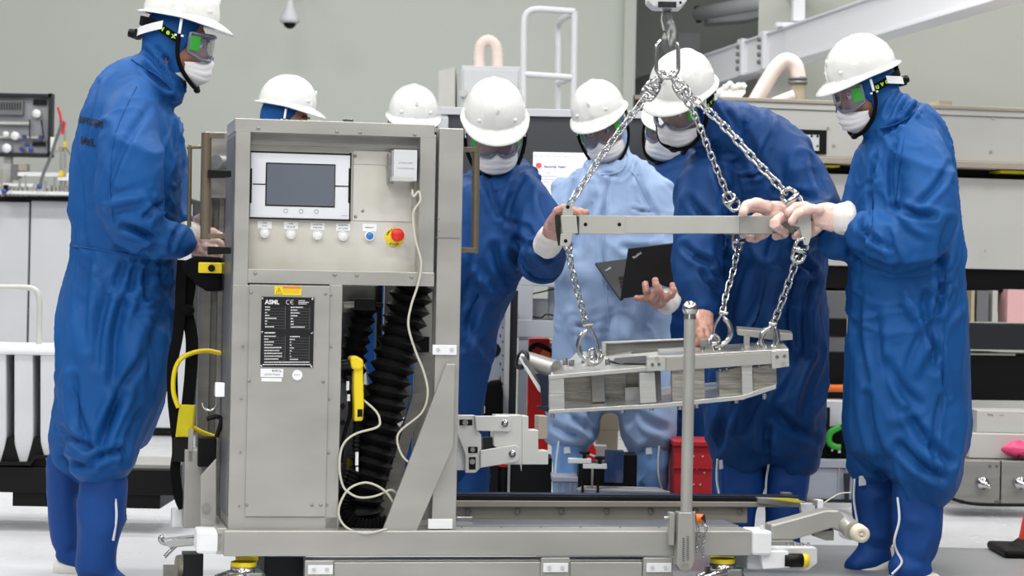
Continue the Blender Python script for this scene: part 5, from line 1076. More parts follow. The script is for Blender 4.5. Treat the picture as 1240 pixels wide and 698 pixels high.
def face_mask(M, F):
    rows = []
    for i in range(13):
        v = i / 12; row = []
        for j in range(25):
            ph = math.radians(-72 + 144 * j / 24); c = math.cos(ph); zt = -.050 + .022 * math.exp(-(ph / .35) ** 2) - .012 * (1 - c); zb = -.128 + .045 * (1 - c) ** 1.1
            z = zt + (zb - zt) * v; bulge = .012 * math.sin(min(1, v * 1.15) * math.pi) ** .8 * c; nose = .012 * math.exp(-(ph / .25) ** 2) * (1 - v)
            pleat = .0045 * (1 if (v * 3.6) % 1 > .5 else 0) * (1 if .12 < v < .9 else 0)
            y = -.020 - .084 * c - bulge - nose - pleat * c + .022 * max(0, v - .8) / .2 * 1.0; row.append((.078 * math.sin(ph), y, z))
        rows.append(row)
    o = part('face_mask', MB().grid(rows).xf(M), MASK, F); return o
def chin_gear(M, F, ratchet=True, lift=0.0):
    o = None
    for s_ in (-1, 1):
        c = part('strap_clip', MB().box(s_ * .100 - .002, s_ * .100 + .002, -.026, -.018, -.004 + lift, .040 + lift * 1.3).box(s_ * .100 - .002, s_ * .100 + .002, -.036, -.008, -.008 + lift, -.002 + lift).xf(M), WHITE, F)
        pts = catmull([(s_ * .101, -.022, lift), (s_ * .099, -.026, -.04), (s_ * .085, -.045, -.085), (s_ * .055, -.075, -.122), (0, -.088, -.136)], 6)
        part('chin_strap', MB().tube(pts, .0068, 6).xf(M), BLACKS, c)
    part('chin_cup', MB().ball((0.0, -.086, -.136), (.018, .011, .010), 12).xf(M), BLACK, F)
    if ratchet:
        pts = [(.105 * math.sin(math.radians(a)), -.0 + -.128 * math.cos(math.radians(a)) * 1.0, .03 + lift * .9 - .040 * max(0, math.sin(math.radians(a - 95) * 1.06)) ) for a in range(105, 256, 10)]
        rows = [[(p[0], p[1], p[2] + k) for p in pts] for k in (-.014, 0, .012)]
        b = part('suspension_band', MB().grid(rows).xf(M), WHITE, F)
        part('ratchet_knob', MB().lathe([(.001, .028), (.013, .026), (.015, .014), (.018, 0), (.018, -.008)], (0, .128, -.012 + lift * .9), (0, 1, 0), 12).box(-.035, .035, .118, .130, -.026 + lift * .9, lift * .9).xf(M), BLACK, b)
def face(M, F):
    rows = []
    for i in range(19):
        ph = math.pi * i / 18; row = []
        for j in range(28):
            th = 2 * math.pi * j / 28; x, y, z = math.sin(ph) * math.sin(th), -math.sin(ph) * math.cos(th), math.cos(ph)
            X, Y, Z = .070 * x, -.004 + .090 * y, -.010 + .112 * z
            if y < 0:
                Y -= .020 * math.exp(-(X / .011) ** 2 - ((Z + .034) / .018) ** 2) + .006 * math.exp(-((abs(X) - .03) / .02) ** 2 - ((Z - .022) / .010) ** 2) + .006 * math.exp(-((abs(X) - .04) / .016) ** 2 - ((Z + .028) / .014) ** 2)
                Y += .007 * math.exp(-((abs(X) - .030) / .013) ** 2 - ((Z - .002) / .010) ** 2) - .005 * math.exp(-(X / .022) ** 2 - ((Z + .078) / .007) ** 2)
            row.append((X, Y, Z))
        rows.append(row)
    o = part('head', MB().grid(rows, True, True).xf(M), SKIN, F)
    for s_ in (-1, 1):
        e = part('eye', MB().ball((s_ * .031, -.078, .001), .0115, 12).xf(M), WHITE, o); part('iris', MB().ball((s_ * .031, -.0873, -.001), (.0052, .003, .0052), 10).xf(M), BLACK, e)
        part('eyebrow', MB().tube(catmull([(s_ * .016, -.097, .020), (s_ * .031, -.093, .0245), (s_ * .048, -.080, .020)], 4), .0028, 6).xf(M), BLACK, o)
        part('eyelid', MB().tube(catmull([(s_ * .019, -.0885, .004), (s_ * .031, -.0905, .008), (s_ * .044, -.083, .004)], 4), .0022, 6).xf(M), SKIN, o)
    return o
def hood(M, mb):
    t = MB().ball((0, .014, .012), (.087, .099, .122), 24)
    t.lathe([(.001, -.165), (.060, -.16), (.072, -.10), (.076, -.05), (.001, -.05)], (0, .030, 0)); t.xf(M)
    mb.add(t.v, t.f, True)
def cut_face(co, F, M):   # pull the hood in where the face shows, leaving a rolled hem
    inv = np.array(M.inverted()); h = np.c_[co, np.ones(len(co))] @ inv.T; x, y, z = h[:, 0], h[:, 1], h[:, 2]
    r = np.sqrt((x / .064) ** 2 + ((z + .035) / .098) ** 2); front = (y < -.03) & (r < 1.25)
    k = np.where(front, np.clip((1.08 - r) / .18, 0, 1), 0); hem = np.where(front, np.exp(-((r - 1.13) / .06) ** 2), 0)
    y2 = y + .030 * k - .006 * hem; h2 = np.c_[x, y2, z, np.ones(len(co))] @ np.array(M).T; return h2[:, :3]
def strokes(co, nr, F, S):
    if not S: return co
    w = co + np.array(F.O)[None]; pix = topix(w); out = np.zeros(len(co)); fac = np.clip(-nr[:, 1] * 1.4, 0, 1)
    for x0, y0, x1, y1, wd, dep in S:
        d = np.array([x1 - x0, y1 - y0], float); L2 = (d ** 2).sum(); t = np.clip(((pix - [x0, y0]) @ d) / L2, 0, 1); q = np.array([x0, y0]) + t[:, None] * d
        # gentle S-bend so strokes read as cloth rather than rules
        nv = np.array([-d[1], d[0]]) / math.sqrt(L2); q = q + nv[None] * (np.sin(t * math.pi) * .06 * math.sqrt(L2))[:, None]
        dist = np.sqrt(((pix - q) ** 2).sum(1)); prof = np.exp(-(dist / wd) ** 2) - .45 * np.exp(-((dist - 2.1 * wd) / wd) ** 2); out -= dep * .0019 * prof * (.35 + .65 * np.sin(np.clip(t, .02, .98) * math.pi) ** .5) 
    return co + nr * (out * fac)[:, None]
def coverall(F, M, tubes, m, S=(), amp=.008, seed=1, freq=9.0, vox=.0088, name='coverall', do_hood=True):
    mb = MB(); segs = []
    for tb in tubes:
        rings, kk = tb[0], tb[1]; c = limb(mb, F, rings)
        cc = np.array(c); tt = np.gradient(cc, axis=0); tt /= np.linalg.norm(tt, axis=1)[:, None] + 1e-9; segs.append((cc, tt, kk))
    if do_hood: hood(M, mb)
    me, co, lap = remesh(mb, vox, 12)
    cc = np.concatenate([s_[0] for s_ in segs]); tt = np.concatenate([s_[1] for s_ in segs]); kk = np.concatenate([[s_[2]] * len(s_[0]) for s_ in segs])
    T = np.zeros_like(co); K = np.zeros(len(co))
    for a in range(0, len(co), 20000):
        d = np.linalg.norm(co[a:a + 20000, None] - cc[None], axis=2); w = 1 / (d + .01) ** 6; w /= w.sum(1)[:, None]; T[a:a + 20000] = w @ tt; K[a:a + 20000] = w @ kk
    T /= np.linalg.norm(T, axis=1)[:, None] + 1e-9
    al = (co * T).sum(1); q = co + T * (al * (K - 1))[:, None]
    warp = np.stack([vnoise(co * 4 + 9.1, seed + 5), vnoise(co * 4 + 3.3, seed + 6), vnoise(co * 4 + 7.7, seed + 7)], 1) * .10
    n1 = vnoise((q + warp) * freq * .85, seed); n2 = vnoise((q + warp * .6) * freq * 2.1 + 5, seed + 1); n0 = vnoise(co * 3.2, seed + 2); n3 = vnoise((co + warp * .4) * 26, seed + 3); n4 = vnoise((co + T * (al * -.45)[:, None] + warp) * 15, seed + 4)
    ridge = ((1 - np.clip(np.abs(n1) * 2.1, 0, 1)) ** 1.8 * 2.0 - .5) * .85 + ((1 - np.clip(np.abs(n2) * 2.0, 0, 1)) ** 1.8 * 2 - .5) * .26 - ((1 - np.clip(np.abs(n4) * 2.6, 0, 1)) ** 2 * 1.0) * .20; mask = .55 + .6 * np.clip(vnoise(co * 5 + 1.7, seed + 8) + .25, 0, 1)
    disp = amp * 1.15 * (ridge * mask + .5 * n0 + .14 * n3)
    nr = normals(me)
    if do_hood:   # calmer cloth on the hood
        hc = np.array(M.translation); dh = np.linalg.norm(co - hc, axis=1); disp *= np.clip((dh - .09) / .14, .18, 1)
    co = co + nr * disp[:, None]; me.vertices.foreach_set('co', co.ravel()); me.update()
    co = strokes(co, normals(me), F, S); co = co * .8 + lap(co) * .2
    if do_hood: co = cut_face(co, F, M)
    me.vertices.foreach_set('co', co.ravel()); me.polygons.foreach_set('use_smooth', [True] * len(me.polygons)); me.name = name; me.update()
    me.materials.clear(); return part(name, me, m, F)
from mathutils.bvhtree import BVHTree
def print_on(o, F, x, y, s_, w, h, ang):
    # ink on the cloth: letter outlines are laid onto the suit's own surface
    bvh = BVHTree.FromPolygons([v.co.copy() for v in o.data.vertices], [tuple(p.vertices) for p in o.data.polygons])
    text(s_, 1.0, PRINTK, None, Matrix.Identity(4), bold=.035); vs, fs = _tc[(s_, .035)]; ob = bpy.data.objects[-1] if False else None
    for q in [q for q in COL.objects if q.name.startswith('lettering') and q.parent is None]: bpy.data.objects.remove(q)
    x0, x1 = min(v.x for v in vs), max(v.x for v in vs); k = w / (x1 - x0); ca, sa = math.cos(math.radians(ang)), math.sin(math.radians(ang)); out = []; cam_l = Vector((0, 0, CAMH)) - F.O
    for v in vs:
        u, t_ = (v.x - (x0 + x1) / 2) * k, -v.y * h; px, py = x + u * ca - t_ * sa * .3, y + u * sa + t_ * ca; r = ray(px, py).normalized(); hit = bvh.ray_cast(cam_l, r, 30)
        out.append(hit[0] + hit[1] * .0022 if hit[0] is not None else None)
    mb = MB(); good = [f for f in fs if all(out[i] is not None for i in f)]; mb.add([v if v is not None else Vector((0, 0, 0)) for v in out], good); part('back_print', mb, PRINTK, o)
def seam(o, F, pix, m, r=.0022, name='seam', off=.001):
    bvh = BVHTree.FromPolygons([v.co.copy() for v in o.data.vertices], [tuple(p.vertices) for p in o.data.polygons]); cam_l = Vector((0, 0, CAMH)) - F.O; pts = []
    for q in catmull([Vector((x, y, 0)) for x, y in pix], 8):
        h = bvh.ray_cast(cam_l, ray(q.x, q.y).normalized(), 30)
        if h[0] is not None: pts.append(h[0] + h[1] * off)
    if len(pts) > 2: part(name, MB().tube(pts, r, 6), m, o)
def smooth_part(name, F, mb, vox, m, par=None, amp=0.0, freq=30, seed=3, sm=2):
    me, co, lap = remesh(mb, vox, sm)
    if amp: co = co + normals(me) * (amp * ((1 - 2.2 * np.abs(vnoise(co * freq, seed))) + .5 * vnoise(co * freq * .4, seed + 1)))[:, None]; me.vertices.foreach_set('co', co.ravel())
    me.polygons.foreach_set('use_smooth', [True] * len(me.polygons)); me.update(); me.materials.clear(); return part(name, me, m, par or F)
def boot(F, rings, foot, m, zipl=None, tagq=None, sole=None, seed=3):
    mb = MB(); limb(mb, F, rings); limb(mb, F, foot)
    o = smooth_part('boot_cover', F, mb, .0095, m, amp=.006, freq=14, seed=seed, sm=4)
    if zipl: part('zip', MB().tube(catmull([F.px(*p) for p in zipl], 6), .0042, 6), ZIP, o)
    if tagq: x0, y0, x1, y1, d = tagq; part('cloth_tag', MB().poly(F, [(x0, y0), (x1, y0 - 1), (x1 + 1, y1), (x0, y1 + 1)], d, d + .003), ZIP, o, .001)
    if sole:
        mb = MB(); limb(mb, F, sole); part('shoe_sole', mb, SOLE, o)
    return o
def hand(F, palm, fingers, m=GLOVE, cuff=None, name='hand', vox=.0028):
    mb = MB(); limb(mb, F, palm, 4, 14, 2.2)
    for f in fingers:
        pts = catmull([F.px(p[0], p[1], p[2]) for p in f], 5); rr = np.interp(np.linspace(0, 1, len(pts)), np.linspace(0, 1, len(f)), [p[3] / F.scale() for p in f]); rr = [r * (1 + .07 * math.cos(i / (len(pts) - 1) * 3 * 2 * math.pi)) for i, r in enumerate(rr)]
        mb.tube(pts, rr, 12); mb.ball(pts[0], rr[0], 10); mb.ball(pts[-1], rr[-1] * 1.0, 10)
    o = smooth_part(name, F, mb, vox, m, amp=.0006, freq=60, sm=1)
    for f in fingers: pass
    if cuff:
        c2 = MB(); limb(c2, F, cuff, 4, 18, 2.1); smooth_part('glove_cuff', F, c2, .004, CUFF, o, amp=.0016, freq=40)
    return o
def person(D, hd, label):
    F = Frame(hd[0], D, 0, 0.0); thing('person', label, 'person', F, 'workers in coveralls'); return F, head_M(F, *hd)
def headgear(F, M, face_on=True, gog=True, mask=True, chin=True, lift=0.0):
    if face_on: face(M, F)
    hard_hat(M, F, lift=lift)
    if mask: face_mask(M, F)
    if gog: goggles(M, F, lift)
    if chin: chin_gear(M, F, True, lift)
# ---------------- 1: left worker, side view, hands at the cabinet
F, M = person(7.3, (214, 52, 0, 88, 8, 0, .97), 'worker in blue coverall standing left of the cabinet, seen from the side')
torso = [(196, 92, .02, 34, .085), (172, 112, .02, 50, .15), (163, 135, .02, 57, .20), (157, 170, .02, 64, .21), (154, 210, .02, 66, .21), (152, 260, .02, 66, .21), (150, 305, .02, 66, .21), (146, 345, .02, 68, .22), (143, 395, .01, 70, .23), (140, 445, .0, 68, .23), (132, 490, .0, 61, .22), (124, 525, 0, 53, .2)]
nleg = [(140, 440, -.07, 58, .12), (134, 490, -.09, 50, .13), (126, 535, -.10, 42, .13), (122, 562, -.10, 40, .13), (122, 574, -.10, 34, .11)]
fleg = [(118, 450, .12, 48, .12), (106, 510, .12, 42, .13), (97, 550, .12, 38, .12), (90, 568, .12, 31, .11)]
arm = [(168, 122, -.06, 26, .09), (160, 145, -.13, 34, .10), (156, 172, -.18, 38, .10), (158, 205, -.22, 41, .105), (159, 245, -.22, 41, .11), (168, 275, -.20, 37, .10), (192, 290, -.17, 28, .085), (215, 291, -.14, 24, .07), (226, 286, -.12, 19, .05)]
farm = [(185, 150, .18, 32, .08), (200, 200, .2, 26, .08), (205, 250, .18, 26, .08), (215, 275, .12, 20, .06), (232, 272, .06, 13, .04)]
collar = [(197, 78, 0, 30, .085), (192, 92, .0, 36, .10), (186, 104, .0, 42, .12)]
S1 = [(190, 292, 150, 275, 4, 16), (222, 265, 185, 245, 4, 14), (195, 300, 165, 312, 4, 12), (205, 245, 178, 262, 4, 18), (222, 270, 206, 300, 3, 10), (172, 240, 130, 250, 5, -10), (140, 300, 215, 318, 3, 12), (150, 318, 142, 355, 4, 10), (165, 320, 160, 352, 3, 9), (180, 322, 180, 360, 4, 10), (196, 322, 200, 350, 3, 9), (135, 345, 118, 440, 6, 12), (155, 350, 138, 470, 6, 14), (180, 380, 158, 450, 7, -10), (205, 360, 185, 480, 6, 10), (110, 300, 105, 420, 6, 8), (90, 460, 108, 540, 5, 14), (150, 480, 120, 550, 5, 16), (175, 430, 130, 520, 5, 12), (75, 520, 112, 545, 4, 14), (150, 545, 110, 560, 4, 16), (75, 556, 110, 566, 4, 12), (170, 500, 150, 560, 4, 14), (118, 100, 105, 300, 3, 5), (182, 130, 128, 240, 4, 6), (207, 120, 222, 200, 4, 8), (210, 90, 200, 70, 3, 8), (205, 100, 175, 62, 3, 10), (213, 95, 190, 60, 3, 8), (175, 80, 205, 108, 3, 12)]
suit = coverall(F, M, [(torso, .35), (nleg, .5), (fleg, .5), (arm, .9), (farm, .9), (collar, 1)], BLUE, S1, amp=.0075, seed=11)
s7 = F.scale()
seam(suit, F, [(165, 105), (140, 160), (133, 220), (137, 270)], BLUE, .0022); seam(suit, F, [(160, 72), (172, 80), (192, 92), (208, 108)], BLUE, .004, 'collar_edge'); seam(suit, F, [(88, 298), (130, 304), (180, 312), (214, 316)], BLUE, .0028, 'waist_band')
bk = [(111, 148.5, 'RFTIDERS', 29, 11.5, 12), (107, 172, 'IAEL', 18, 12, 12)]
for x, y, t, w, h, a in bk: print_on(suit, F, x, y, t, w, h, a)
headgear(F, M, lift=.022)
boot(F, [(125, 548, -.10, 27, .08), (124, 590, -.10, 28, .085), (123, 630, -.10, 28, .085), (118, 665, -.10, 24, .075), (116, 690, -.10, 25, .07)], [(108, 688, -.10, 20, .055), (125, 697, -.10, 16, .055), (150, 706, -.10, 9, .045)], BOOTB, [(145, 560, -.13), (139, 590, -.16), (141, 625, -.165), (137, 655, -.16)], None, [(98, 706, -.10, 6, .045), (130, 708, -.10, 7, .05), (166, 709, -.10, 5, .04)], 5)
boot(F, [(83, 555, .12, 24, .08), (78, 600, .12, 19, .075), (80, 640, .12, 18, .07), (82, 660, .12, 15, .06)], [(76, 668, .12, 11, .05), (90, 676, .12, 13, .05), (108, 682, .12, 11, .045)], BOOTB, None, None, [(70, 688, .12, 12, .04), (92, 690, .12, 12, .05), (118, 694, .12, 6, .04)], 7)
hand(F, [(230, 285, -.1, 15, .022), (240, 293, -.1, 17, .024), (250, 299, -.09, 16, .022)],
     [[(240, 282, -.10, 6), (248, 280, -.08, 5.5), (258, 281, -.06, 5), (266, 285, -.05, 4.5)], [(248, 290, -.12, 6), (258, 291, -.12, 5.6), (266, 295, -.10, 5), (268, 302, -.08, 4.6)], [(250, 297, -.12, 6), (259, 301, -.12, 5.4), (265, 307, -.10, 5), (264, 313, -.08, 4.5)], [(246, 303, -.11, 6), (254, 309, -.11, 5.2), (259, 314, -.09, 4.8), (256, 318, -.07, 4.2)], [(240, 306, -.09, 5.4), (246, 312, -.09, 4.8), (250, 316, -.07, 4.2)]],
     GLOVE, [(222, 286, -.12, 17, .036), (230, 285, -.11, 17, .032), (236, 287, -.10, 15, .026)])
hand(F, [(236, 268, .06, 8, .02), (246, 271, .06, 9, .02)], [[(246, 268, .05, 4), (254, 266, .05, 4), (262, 268, .04, 3.5)], [(248, 272, .05, 4), (257, 272, .05, 4), (264, 275, .04, 3.5)], [(248, 275, .05, 4), (256, 278, .05, 4), (262, 281, .04, 3.5)], [(246, 276, .05, 4), (252, 281, .05, 3.6), (257, 284, .04, 3.2)], [(240, 264, .04, 4), (246, 261, .03, 3.8), (252, 262, .02, 3.4)]], GLOVE)
# ---------------- 2: helmet behind the cabinet, side view
F, M = person(9.5, (345, 145, 0, 82, 8, 0, .96), 'worker behind the cabinet facing right, only hard hat and brow showing')
coverall(F, M, [([(340, 178, 0, 22, .09), (335, 200, .02, 44, .16), (335, 240, .02, 56, .2), (335, 330, .02, 55, .2), (335, 420, .02, 56, .2), (335, 520, .02, 50, .18)], .4), ([(322, 500, -.1, 27, .1), (322, 560, -.1, 24, .1), (322, 622, -.1, 20, .09)], .5), ([(352, 500, .1, 27, .1), (352, 560, .1, 24, .1), (352, 622, .1, 20, .09)], .5)], BLUE, (), seed=21, vox=.016)
face(M, F); hard_hat(M, F); face_mask(M, F); chin_gear(M, F, False)
# ---------------- 3: second helmet behind the cabinet, facing camera
F, M = person(9.6, (500, 156, 0, 8, 14, 0, .97), 'worker behind the cabinet facing the camera, only the front of the hard hat showing')
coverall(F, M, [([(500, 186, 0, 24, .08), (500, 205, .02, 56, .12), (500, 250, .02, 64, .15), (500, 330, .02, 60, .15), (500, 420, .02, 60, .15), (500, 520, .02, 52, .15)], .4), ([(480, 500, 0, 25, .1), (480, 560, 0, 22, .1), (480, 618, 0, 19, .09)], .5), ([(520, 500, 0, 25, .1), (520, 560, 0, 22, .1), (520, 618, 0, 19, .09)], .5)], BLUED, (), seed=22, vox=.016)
headgear(F, M)
# ---------------- 4: dark blue worker looking down, hand on the beam
F, M = person(8.5, (599, 158, -.05, 6, 30, -3, 1.04), 'worker in dark blue coverall looking down, right of the cabinet post')
torso = [(604, 200, .0, 30, .09), (606, 218, .02, 50, .12), (603, 240, .03, 62, .14), (592, 280, .03, 62, .15), (582, 320, .03, 52, .15), (568, 360, .04, 46, .15), (560, 400, .04, 42, .15), (552, 450, .04, 40, .15), (548, 500, .04, 38, .14), (545, 540, .04, 36, .13)]
arm = [(636, 232, -.03, 26, .08), (652, 265, -.10, 28, .09), (658, 300, -.16, 28, .09), (655, 316, -.24, 27, .08), (662, 300, -.36, 22, .065), (668, 290, -.48, 17, .05)]
larm = [(572, 235, .0, 24, .08), (556, 280, -.05, 24, .08), (545, 330, -.1, 24, .08), (530, 370, -.15, 20, .07)]
S4 = [(632, 215, 612, 270, 4, 8), (590, 205, 605, 260, 4, 8), (625, 290, 650, 300, 4, 14), (620, 310, 660, 335, 5, 12), (640, 280, 672, 318, 4, 12), (600, 300, 618, 345, 5, 12), (575, 330, 600, 360, 5, -10), (585, 350, 565, 420, 5, 10), (560, 400, 590, 440, 5, -8), (655, 235, 672, 275, 4, 8), (605, 262, 640, 275, 3, 6)]
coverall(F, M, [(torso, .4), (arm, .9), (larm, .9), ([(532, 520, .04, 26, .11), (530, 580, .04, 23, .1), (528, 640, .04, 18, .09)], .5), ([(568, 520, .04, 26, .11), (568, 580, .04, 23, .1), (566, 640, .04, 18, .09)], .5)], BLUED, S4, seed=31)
headgear(F, M)
hand(F, [(668, 288, -.55, 13, .02), (672, 276, -.62, 14, .024), (677, 266, -.68, 12, .02)],
     [[(676, 262, -.70, 6), (684, 257, -.72, 5.5), (694, 257, -.75, 5), (701, 258, -.76, 4.6)], [(680, 262, -.66, 5.5), (692, 256, -.67, 5.2), (703, 257, -.68, 4.8), (709, 258, -.69, 4.4)], [(678, 270, -.70, 5), (686, 268, -.72, 4.6), (694, 266, -.74, 4.2)], [(677, 276, -.70, 5), (684, 276, -.72, 4.4), (690, 275, -.74, 4)], [(670, 274, -.66, 6.4), (671, 265, -.72, 6), (676, 256, -.76, 5.4), (683, 252, -.78, 4.6)]],
     GLOVES, [(662, 298, -.46, 17, .045), (666, 290, -.53, 17, .035), (669, 283, -.57, 15, .028)])
# ---------------- 5: pale blue worker with laptop
F, M = person(9.2, (730, 152, -.02, -14, 22, -13, .98), 'worker in pale blue coverall holding the open laptop')
torso = [(734, 196, .0, 32, .085), (737, 210, .01, 54, .11), (739, 232, .02, 72, .13), (741, 262, .03, 77, .15), (742, 300, .03, 74, .16), (741, 340, .03, 71, .16), (741, 390, .03, 71, .16), (740, 440, .03, 72, .16), (739, 465, .03, 73, .16), (738, 482, .03, 70, .14)]
lega = [(700, 455, .03, 40, .13), (695, 500, .03, 34, .13), (693, 526, .03, 33, .13), (694, 540, .03, 26, .1)]
legb = [(776, 455, .03, 40, .13), (784, 505, .03, 34, .13), (786, 530, .03, 32, .12), (786, 545, .03, 24, .1)]
arma = [(692, 228, .0, 24, .08), (682, 270, -.03, 26, .08), (682, 310, -.03, 26, .08), (700, 332, -.06, 22, .07), (722, 336, -.08, 16, .05)]
armb = [(790, 230, .0, 26, .085), (804, 275, -.02, 25, .085), (808, 315, -.07, 25, .08), (810, 340, -.16, 23, .07), (804, 356, -.28, 19, .055), (800, 362, -.34, 17, .045)]
S5 = [(738, 215, 736, 350, 2.2, 7), (770, 200, 795, 262, 3, 8), (705, 205, 690, 262, 3, 8), (765, 252, 790, 257, 1.6, 8), (720, 240, 700, 300, 5, 8), (755, 300, 800, 300, 4, 8), (780, 350, 760, 420, 6, -8), (690, 380, 715, 440, 6, -8), (740, 380, 738, 460, 5, 8), (690, 500, 720, 525, 4, 12), (670, 515, 705, 530, 4, 12), (770, 500, 805, 520, 5, 12), (760, 480, 775, 530, 5, 10), (730, 470, 715, 520, 5, 10), (755, 420, 790, 470, 6, 8), (690, 300, 672, 340, 4, 10), (752, 215, 765, 190, 2.5, 8), (720, 200, 745, 214, 2.5, 6)]
s5 = coverall(F, M, [(torso, .4), (lega, .5), (legb, .5), (arma, .9), (armb, .9)], LBLUE, S5, amp=.007, seed=41)
headgear(F, M)
seam(s5, F, [(737, 212), (735, 250), (733, 300), (734, 345), (737, 400)], LBLUE, .003, 'front_placket'); seam(s5, F, [(765, 252), (776, 254), (789, 257)], PRINTG, .0012, 'pocket_edge', .0); seam(s5, F, [(762, 205), (776, 225), (790, 255)], LBLUE, .002); seam(s5, F, [(752, 172), (760, 190), (750, 208), (728, 212)], LBLUE, .004, 'collar_edge')
boot(F, [(690, 520, .0, 19, .08), (688, 555, .0, 19, .075), (688, 590, .0, 18, .07), (688, 625, .0, 16, .06)], [(688, 630, -.02, 15, .05), (686, 635, -.10, 15, .045), (684, 640, -.17, 12, .035)], BOOTL, [(677, 534, -.08), (674, 555, -.082), (672, 578, -.08)], (683, 542, 690, 549, -.083), None, 4)
boot(F, [(789, 520, .0, 21, .08), (789, 555, .0, 21, .08), (788, 590, .0, 19, .07), (787, 625, .0, 16, .06)], [(787, 630, -.02, 15, .05), (788, 635, -.10, 15, .045), (789, 640, -.17, 12, .035)], BOOTL, [(798, 540, -.08), (797, 560, -.085), (798, 580, -.082), (804, 600, -.06)], (782, 543, 789, 550, -.088), None, 6)
hand(F, [(812, 366, -.36, 9, .022), (800, 364, -.40, 11, .026), (788, 360, -.42, 10, .024)],
     [[(784, 360, -.45, 4.6), (783, 352, -.462, 4.4), (782, 347, -.46, 4.1), (781.5, 344, -.455, 3.7)], [(791, 361, -.46, 4.8), (796, 352, -.475, 4.6), (794.5, 345, -.475, 4.3), (793.5, 340, -.47, 3.9)], [(796, 365, -.44, 4.8), (800, 358, -.455, 4.6), (799, 352, -.46, 4), (798, 348, -.455, 3.6)], [(806, 362, -.45, 4.8), (813, 357, -.465, 4.6), (815.5, 351, -.465, 4.4), (814.5, 346, -.46, 3.8)], [(792, 364, -.42, 4.6), (780, 362, -.43, 4.2), (771, 361.5, -.43, 3.6)]],
     GLOVES, [(808, 360, -.32, 18, .045), (806, 366, -.37, 16, .036), (802, 368, -.40, 13, .028)], vox=.0026)
# ---------------- 6: worker mostly hidden behind the bent one
F, M = person(9.6, (812, 152, .0, -24, 20, 16, 1.0), 'worker half hidden between the pale blue worker and the bent worker')
coverall(F, M, [([(808, 200, 0, 28, .085), (816, 214, .02, 50, .11), (826, 240, .02, 56, .14), (838, 300, .02, 46, .15), (840, 400, .02, 46, .15), (842, 500, .02, 42, .15)], .4), ([(850, 480, .02, 30, .12), (852, 520, .0, 26, .12), (854, 575, .0, 20, .09), (854, 640, .0, 17, .08)], .5), ([(826, 480, .05, 26, .12), (826, 560, .05, 20, .1), (826, 640, .05, 17, .08)], .5)], BLUED, (), seed=51, vox=.012)
headgear(F, M)
# ---------------- 7: tall worker bending over the fixture
F, M = person(8.25, (828, 124, -.18, -40, 28, 12, 1.0), 'tall worker in blue coverall bending down over the lifting fixture')
torso = [(868, 150, -.08, 30, .10), (893, 172, -.02, 52, .15), (915, 205, .02, 74, .18), (920, 240, .03, 78, .18), (921, 280, .03, 76, .18), (925, 320, .04, 74, .19), (929, 370, .04, 72, .2), (930, 430, .04, 72, .2), (928, 480, .04, 74, .2), (925, 520, .04, 73, .19), (922, 538, .04, 70, .17)]
neck = [(850, 136, -.14, 26, .085), (868, 152, -.1, 34, .10), (885, 168, -.05, 44, .12)]
l1 = [(893, 500, .03, 42, .14), (894, 540, .03, 36, .14), (896, 556, .03, 34, .12), (897, 572, .03, 25, .1)]
l2_ = [(960, 490, .04, 42, .14), (962, 525, .04, 40, .14), (961, 548, .04, 34, .12), (955, 566, .04, 24, .1)]
armr = [(860, 205, -.06, 34, .10), (848, 250, -.12, 31, .10), (845, 300, -.16, 29, .10), (846, 340, -.22, 26, .09), (851, 366, -.28, 21, .07), (853, 380, -.32, 16, .05)]
arml = [(942, 180, -.03, 26, .10), (970, 212, -.10, 30, .10), (990, 244, -.18, 26, .09), (994, 268, -.28, 26, .08), (978, 268, -.38, 22, .07), (960, 264, -.44, 17, .05)]
S7 = [(900, 150, 940, 230, 5, 8), (865, 175, 890, 260, 4, 10), (895, 215, 930, 208, 2, 9), (985, 180, 1000, 235, 4, 10), (940, 230, 985, 238, 4, 14), (905, 240, 875, 310, 6, 10), (960, 300, 985, 330, 4, 12), (968, 330, 960, 420, 4, 10), (985, 335, 978, 430, 4, 10), (900, 320, 880, 420, 6, 12), (930, 330, 915, 480, 7, 10), (950, 440, 900, 520, 6, 12), (985, 430, 960, 510, 6, -10), (890, 480, 870, 540, 5, 12), (940, 500, 985, 530, 5, 12), (930, 520, 932, 560, 4, 14), (850, 330, 868, 350, 3, 12), (830, 300, 860, 320, 4, 10), (835, 240, 862, 270, 4, 10), (880, 155, 862, 128, 3, 10), (893, 160, 875, 130, 3, 8), (950, 270, 930, 310, 4, 8)]
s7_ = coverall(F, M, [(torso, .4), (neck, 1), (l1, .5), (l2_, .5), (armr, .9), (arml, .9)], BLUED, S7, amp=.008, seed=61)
headgear(F, M)
seam(s7_, F, [(892, 217), (905, 213), (918, 208)], BLUED, .0028, 'pocket_edge'); seam(s7_, F, [(862, 170), (872, 220), (878, 300)], BLUED, .0022)
boot(F, [(895, 545, .02, 29, .09), (896, 580, .02, 29, .085), (893, 620, .02, 23, .075), (893, 660, .02, 20, .07)], [(893, 668, 0, 18, .05), (890, 675, -.08, 17, .045), (887, 680, -.16, 13, .035)], BOOTB, [(869, 556, -.05), (868, 580, -.05), (871, 600, -.05)], (871, 558, 875, 568, -.07), None, 8)
boot(F, [(954, 540, .03, 27, .09), (952, 580, .03, 27, .085), (950, 620, .03, 22, .075), (948, 660, .03, 19, .07)], [(948, 668, 0, 18, .05), (944, 675, -.08, 17, .045), (940, 680, -.16, 13, .035)], BOOTB, [(931, 562, -.05), (928, 580, -.055), (927, 603, -.05)], (961, 551, 966, 557, -.07), None, 9)
